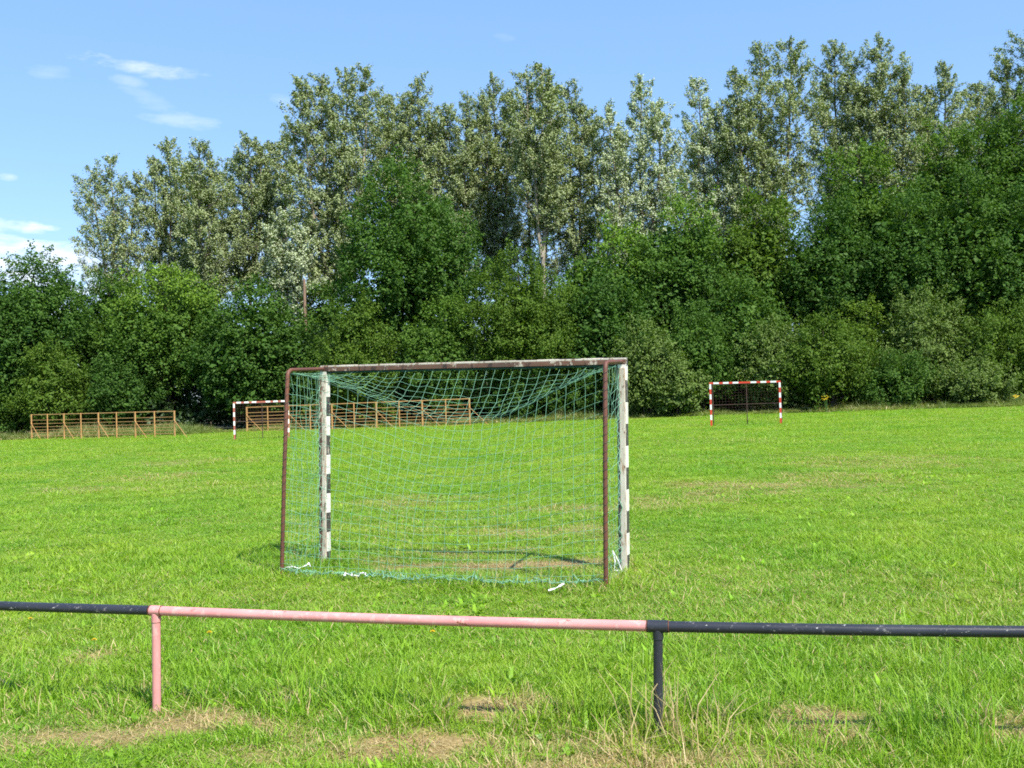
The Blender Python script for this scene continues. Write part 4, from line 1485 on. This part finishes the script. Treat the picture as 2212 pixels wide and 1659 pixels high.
# ------------------------------------------------------------------ flowers
def dandelion(px, py, label, sc=1.0):
    g = G(px, py)
    h = 0.10
    root = thing('dandelion', label, 'flower', g, 'dandelions in the grass')
    mb = MB()
    mb.tube([(0, 0, -0.02), (0.006, 0, h * 0.6), (0.004, 0, h)], 0.0018, 5)
    o = mb.build('stem', M['stem'])
    o.parent = root
    mb = MB()
    for ring, (n, r, z) in enumerate(((16, 0.019, 0.0), (12, 0.013, 0.005), (8, 0.007, 0.008))):
        for k in range(n):
            a = 2 * math.pi * k / n + ring
            c, s = math.cos(a), math.sin(a)
            w = 0.0026
            mb.poly([(0.004 - s * w * .5, c * w * .5, h + z * 0.5), (0.004 + s * w * .5, -c * w * .5, h + z * .5), (0.004 + c * r + s * w, s * r - c * w, h + z + 0.003), (0.004 + c * r - s * w, s * r + c * w, h + z + 0.003)])
    o = mb.build('flower_head', M['yellow'], smooth=False)
    o.parent = root


dandelion(65, 1362, 'yellow dandelion under the black rail at far left')
dandelion(203, 1410, 'yellow dandelion just left of the pink post')
dandelion(452, 1400, 'yellow dandelion just right of the pink post')
dandelion(934, 1392, 'yellow dandelion under the middle of the pink rail')


def ragwort(px, py, d, label, seed):
    rng = np.random.default_rng(seed)
    p = AT(px, py, d)
    g = Vector((p.x, d, SLOPE * p.x))
    h = p.z - g.z
    root = thing('ragwort', label, 'plant', g, 'yellow flowering weeds')
    mb = MB()
    for i in range(4):
        fb = MB()
        x, y = rng.normal() * 0.10, rng.normal() * 0.10
        e = Vector((x * 1.8, y * 1.8, h * rng.uniform(0.85, 1.08)))
        mb.tube([(x * .5, y * .5, -.05), (x, y, h * .5), e], [0.02, 0.016, 0.01], 4)
        for k in range(6):
            q = e + Vector((rng.normal() * 0.09, rng.normal() * 0.09, rng.normal() * 0.05))
            r = 0.022
            fb.poly([e] + [q + Vector((math.cos(a) * r, math.sin(a) * r * 0.8, math.sin(a) * r * 0.6)) for a in (0, 1.05, 2.1, 3.14, 4.2, 5.25)])
        o = fb.build('flower_head', M['yellow'], smooth=False)
        o.parent = root
    o = mb.build('stems', M['stem'])
    o.parent = root


ragwort(1785, 858, 68.5, 'yellow flowering weed clump right of the bright striped goal', 1)
ragwort(2197, 857, 66, 'yellow flowering weed clump near the right edge', 2)

# ------------------------------------------------------------------ sky and sun
SUN_EL = math.radians(52)
SUN_AZ = math.atan2(0.58, -0.82)             # clockwise from +Y
sd = Vector((math.sin(SUN_AZ) * math.cos(SUN_EL), math.cos(SUN_AZ) * math.cos(SUN_EL), math.sin(SUN_EL)))
ld = bpy.data.lights.new('sun', 'SUN')
ld.energy = 4.6
ld.angle = math.radians(0.53)
ld.color = (1.0, 0.95, 0.86)
sun = bpy.data.objects.new('sun', ld)
COL.objects.link(sun)
sun.rotation_euler = (-sd).to_track_quat('-Z', 'Y').to_euler()
sun.location = (20, -30, 60)

world = bpy.data.worlds.new('World')
scene.world = world
world.use_nodes = True
nt = world.node_tree
nt.nodes.clear()
wo = N(nt, 'ShaderNodeOutputWorld')
bg = N(nt, 'ShaderNodeBackground')
nt.links.new(bg.outputs[0], wo.inputs[0])
sky = N(nt, 'ShaderNodeTexSky', sky_type='NISHITA', sun_disc=False, sun_elevation=SUN_EL, sun_rotation=SUN_AZ)
sky.altitude = 50
sky.air_density = 1.0
sky.dust_density = 0.4
sky.ozone_density = 1.0
BGS = 0.13
bg.inputs['Strength'].default_value = BGS
gen = N(nt, 'ShaderNodeTexCoord').outputs['Generated']


def vm(op, a, b):
    n = N(nt, 'ShaderNodeVectorMath', operation=op)
    for s, v in ((n.inputs[0], a), (n.inputs[1], b)):
        if isinstance(v, bpy.types.NodeSocket):
            nt.links.new(v, s)
        else:
            s.default_value = v
    return n.outputs['Value'] if op == 'DOT_PRODUCT' else n.outputs[0]


def mth(op, a, b=0.0, c=0.0, clamp=False):
    n = N(nt, 'ShaderNodeMath', operation=op, use_clamp=clamp)
    for s, v in zip(n.inputs, (a, b, c)):
        if isinstance(v, bpy.types.NodeSocket):
            nt.links.new(v, s)
        else:
            s.default_value = v
    return n.outputs[0]


wisp = N(nt, 'ShaderNodeTexNoise')
wisp.inputs['Scale'].default_value = 38
wisp.inputs['Detail'].default_value = 7
wisp.inputs['Roughness'].default_value = 0.62
wmap = N(nt, 'ShaderNodeMapping')
wmap.inputs['Scale'].default_value = (0.5, 0.5, 1.7)
nt.links.new(gen, wmap.inputs[0])
nt.links.new(wmap.outputs[0], wisp.inputs['Vector'])
mask = None
#        centre      half sizes px   slope  strength
CL = [((335, 150), (125, 17), 0.16, 0.44), ((285, 178), (36, 12), 0.3, 0.18), ((385, 262), (70, 17), 0.1, 0.22), ((320, 215), (60, 22), 0.5, 0.12),
      ((25, 487), (75, 20), 0.1, 0.75), ((40, 560), (170, 55), 0.05, 0.95), ((160, 590), (120, 60), 0.05, 0.8), ((-60, 700), (300, 110), 0.0, 0.9), ((100, 155), (45, 14), .1, .12), ((18, 381), (20, 8), .1, .35),
      ((610, 215), (40, 14), .2, .14), ((1085, 80), (25, 10), .1, .10), ((520, 575), (260, 40), 0, .5)]
for (cx, cy), (hx, hy), sl, st in CL:
    c = ray(cx, cy)
    e1 = (ray(cx + 100, cy + 100 * sl) - c).normalized()
    e2 = c.cross(e1).normalized()
    u = mth('DIVIDE', mth('SUBTRACT', vm('DOT_PRODUCT', gen, tuple(e1)), e1.dot(c)), hx / F)
    v = mth('DIVIDE', mth('SUBTRACT', vm('DOT_PRODUCT', gen, tuple(e2)), e2.dot(c)), hy / F)
    q = mth('ADD', mth('MULTIPLY', u, u), mth('MULTIPLY', v, v))
    front = mth('GREATER_THAN', vm('DOT_PRODUCT', gen, tuple(c)), 0.0)
    k = mth('SUBTRACT', 1.0, q)
    k = mth('ADD', k, mth('MULTIPLY', mth('SUBTRACT', wisp.outputs['Fac'], 0.53), 5.0))
    k = mth('MULTIPLY', k, 0.75, clamp=True)
    k = mth('MULTIPLY', mth('MULTIPLY', k, st), front)
    mask = k if mask is None else mth('MAXIMUM', mask, k)
white = (5.5, 5.65, 5.85)
skyc = mixc(nt, 1.0, sky.outputs[0], (0.90, 0.96, 1.10), 'MULTIPLY')
skyc = mixc(nt, 0.5, skyc, (1.20, 2.42, 4.2))
nt.links.new(mixc(nt, mask, skyc, white), bg.inputs['Color'])

# ------------------------------------------------------------------ render settings
vs = scene.view_settings
vs.view_transform = 'Standard'
vs.look = 'None'
vs.gamma = 1.0
vs.exposure = 0.9
cy = scene.cycles
cy.max_bounces = 5
cy.diffuse_bounces = 2
cy.glossy_bounces = 2
cy.transmission_bounces = 4
cy.transparent_max_bounces = 4
cy.caustics_reflective = False
cy.caustics_refractive = False
cy.sample_clamp_indirect = 6
cy.use_denoising = False
cy.filter_width = 1.75
cy.use_adaptive_sampling = True
cy.adaptive_threshold = 0.02
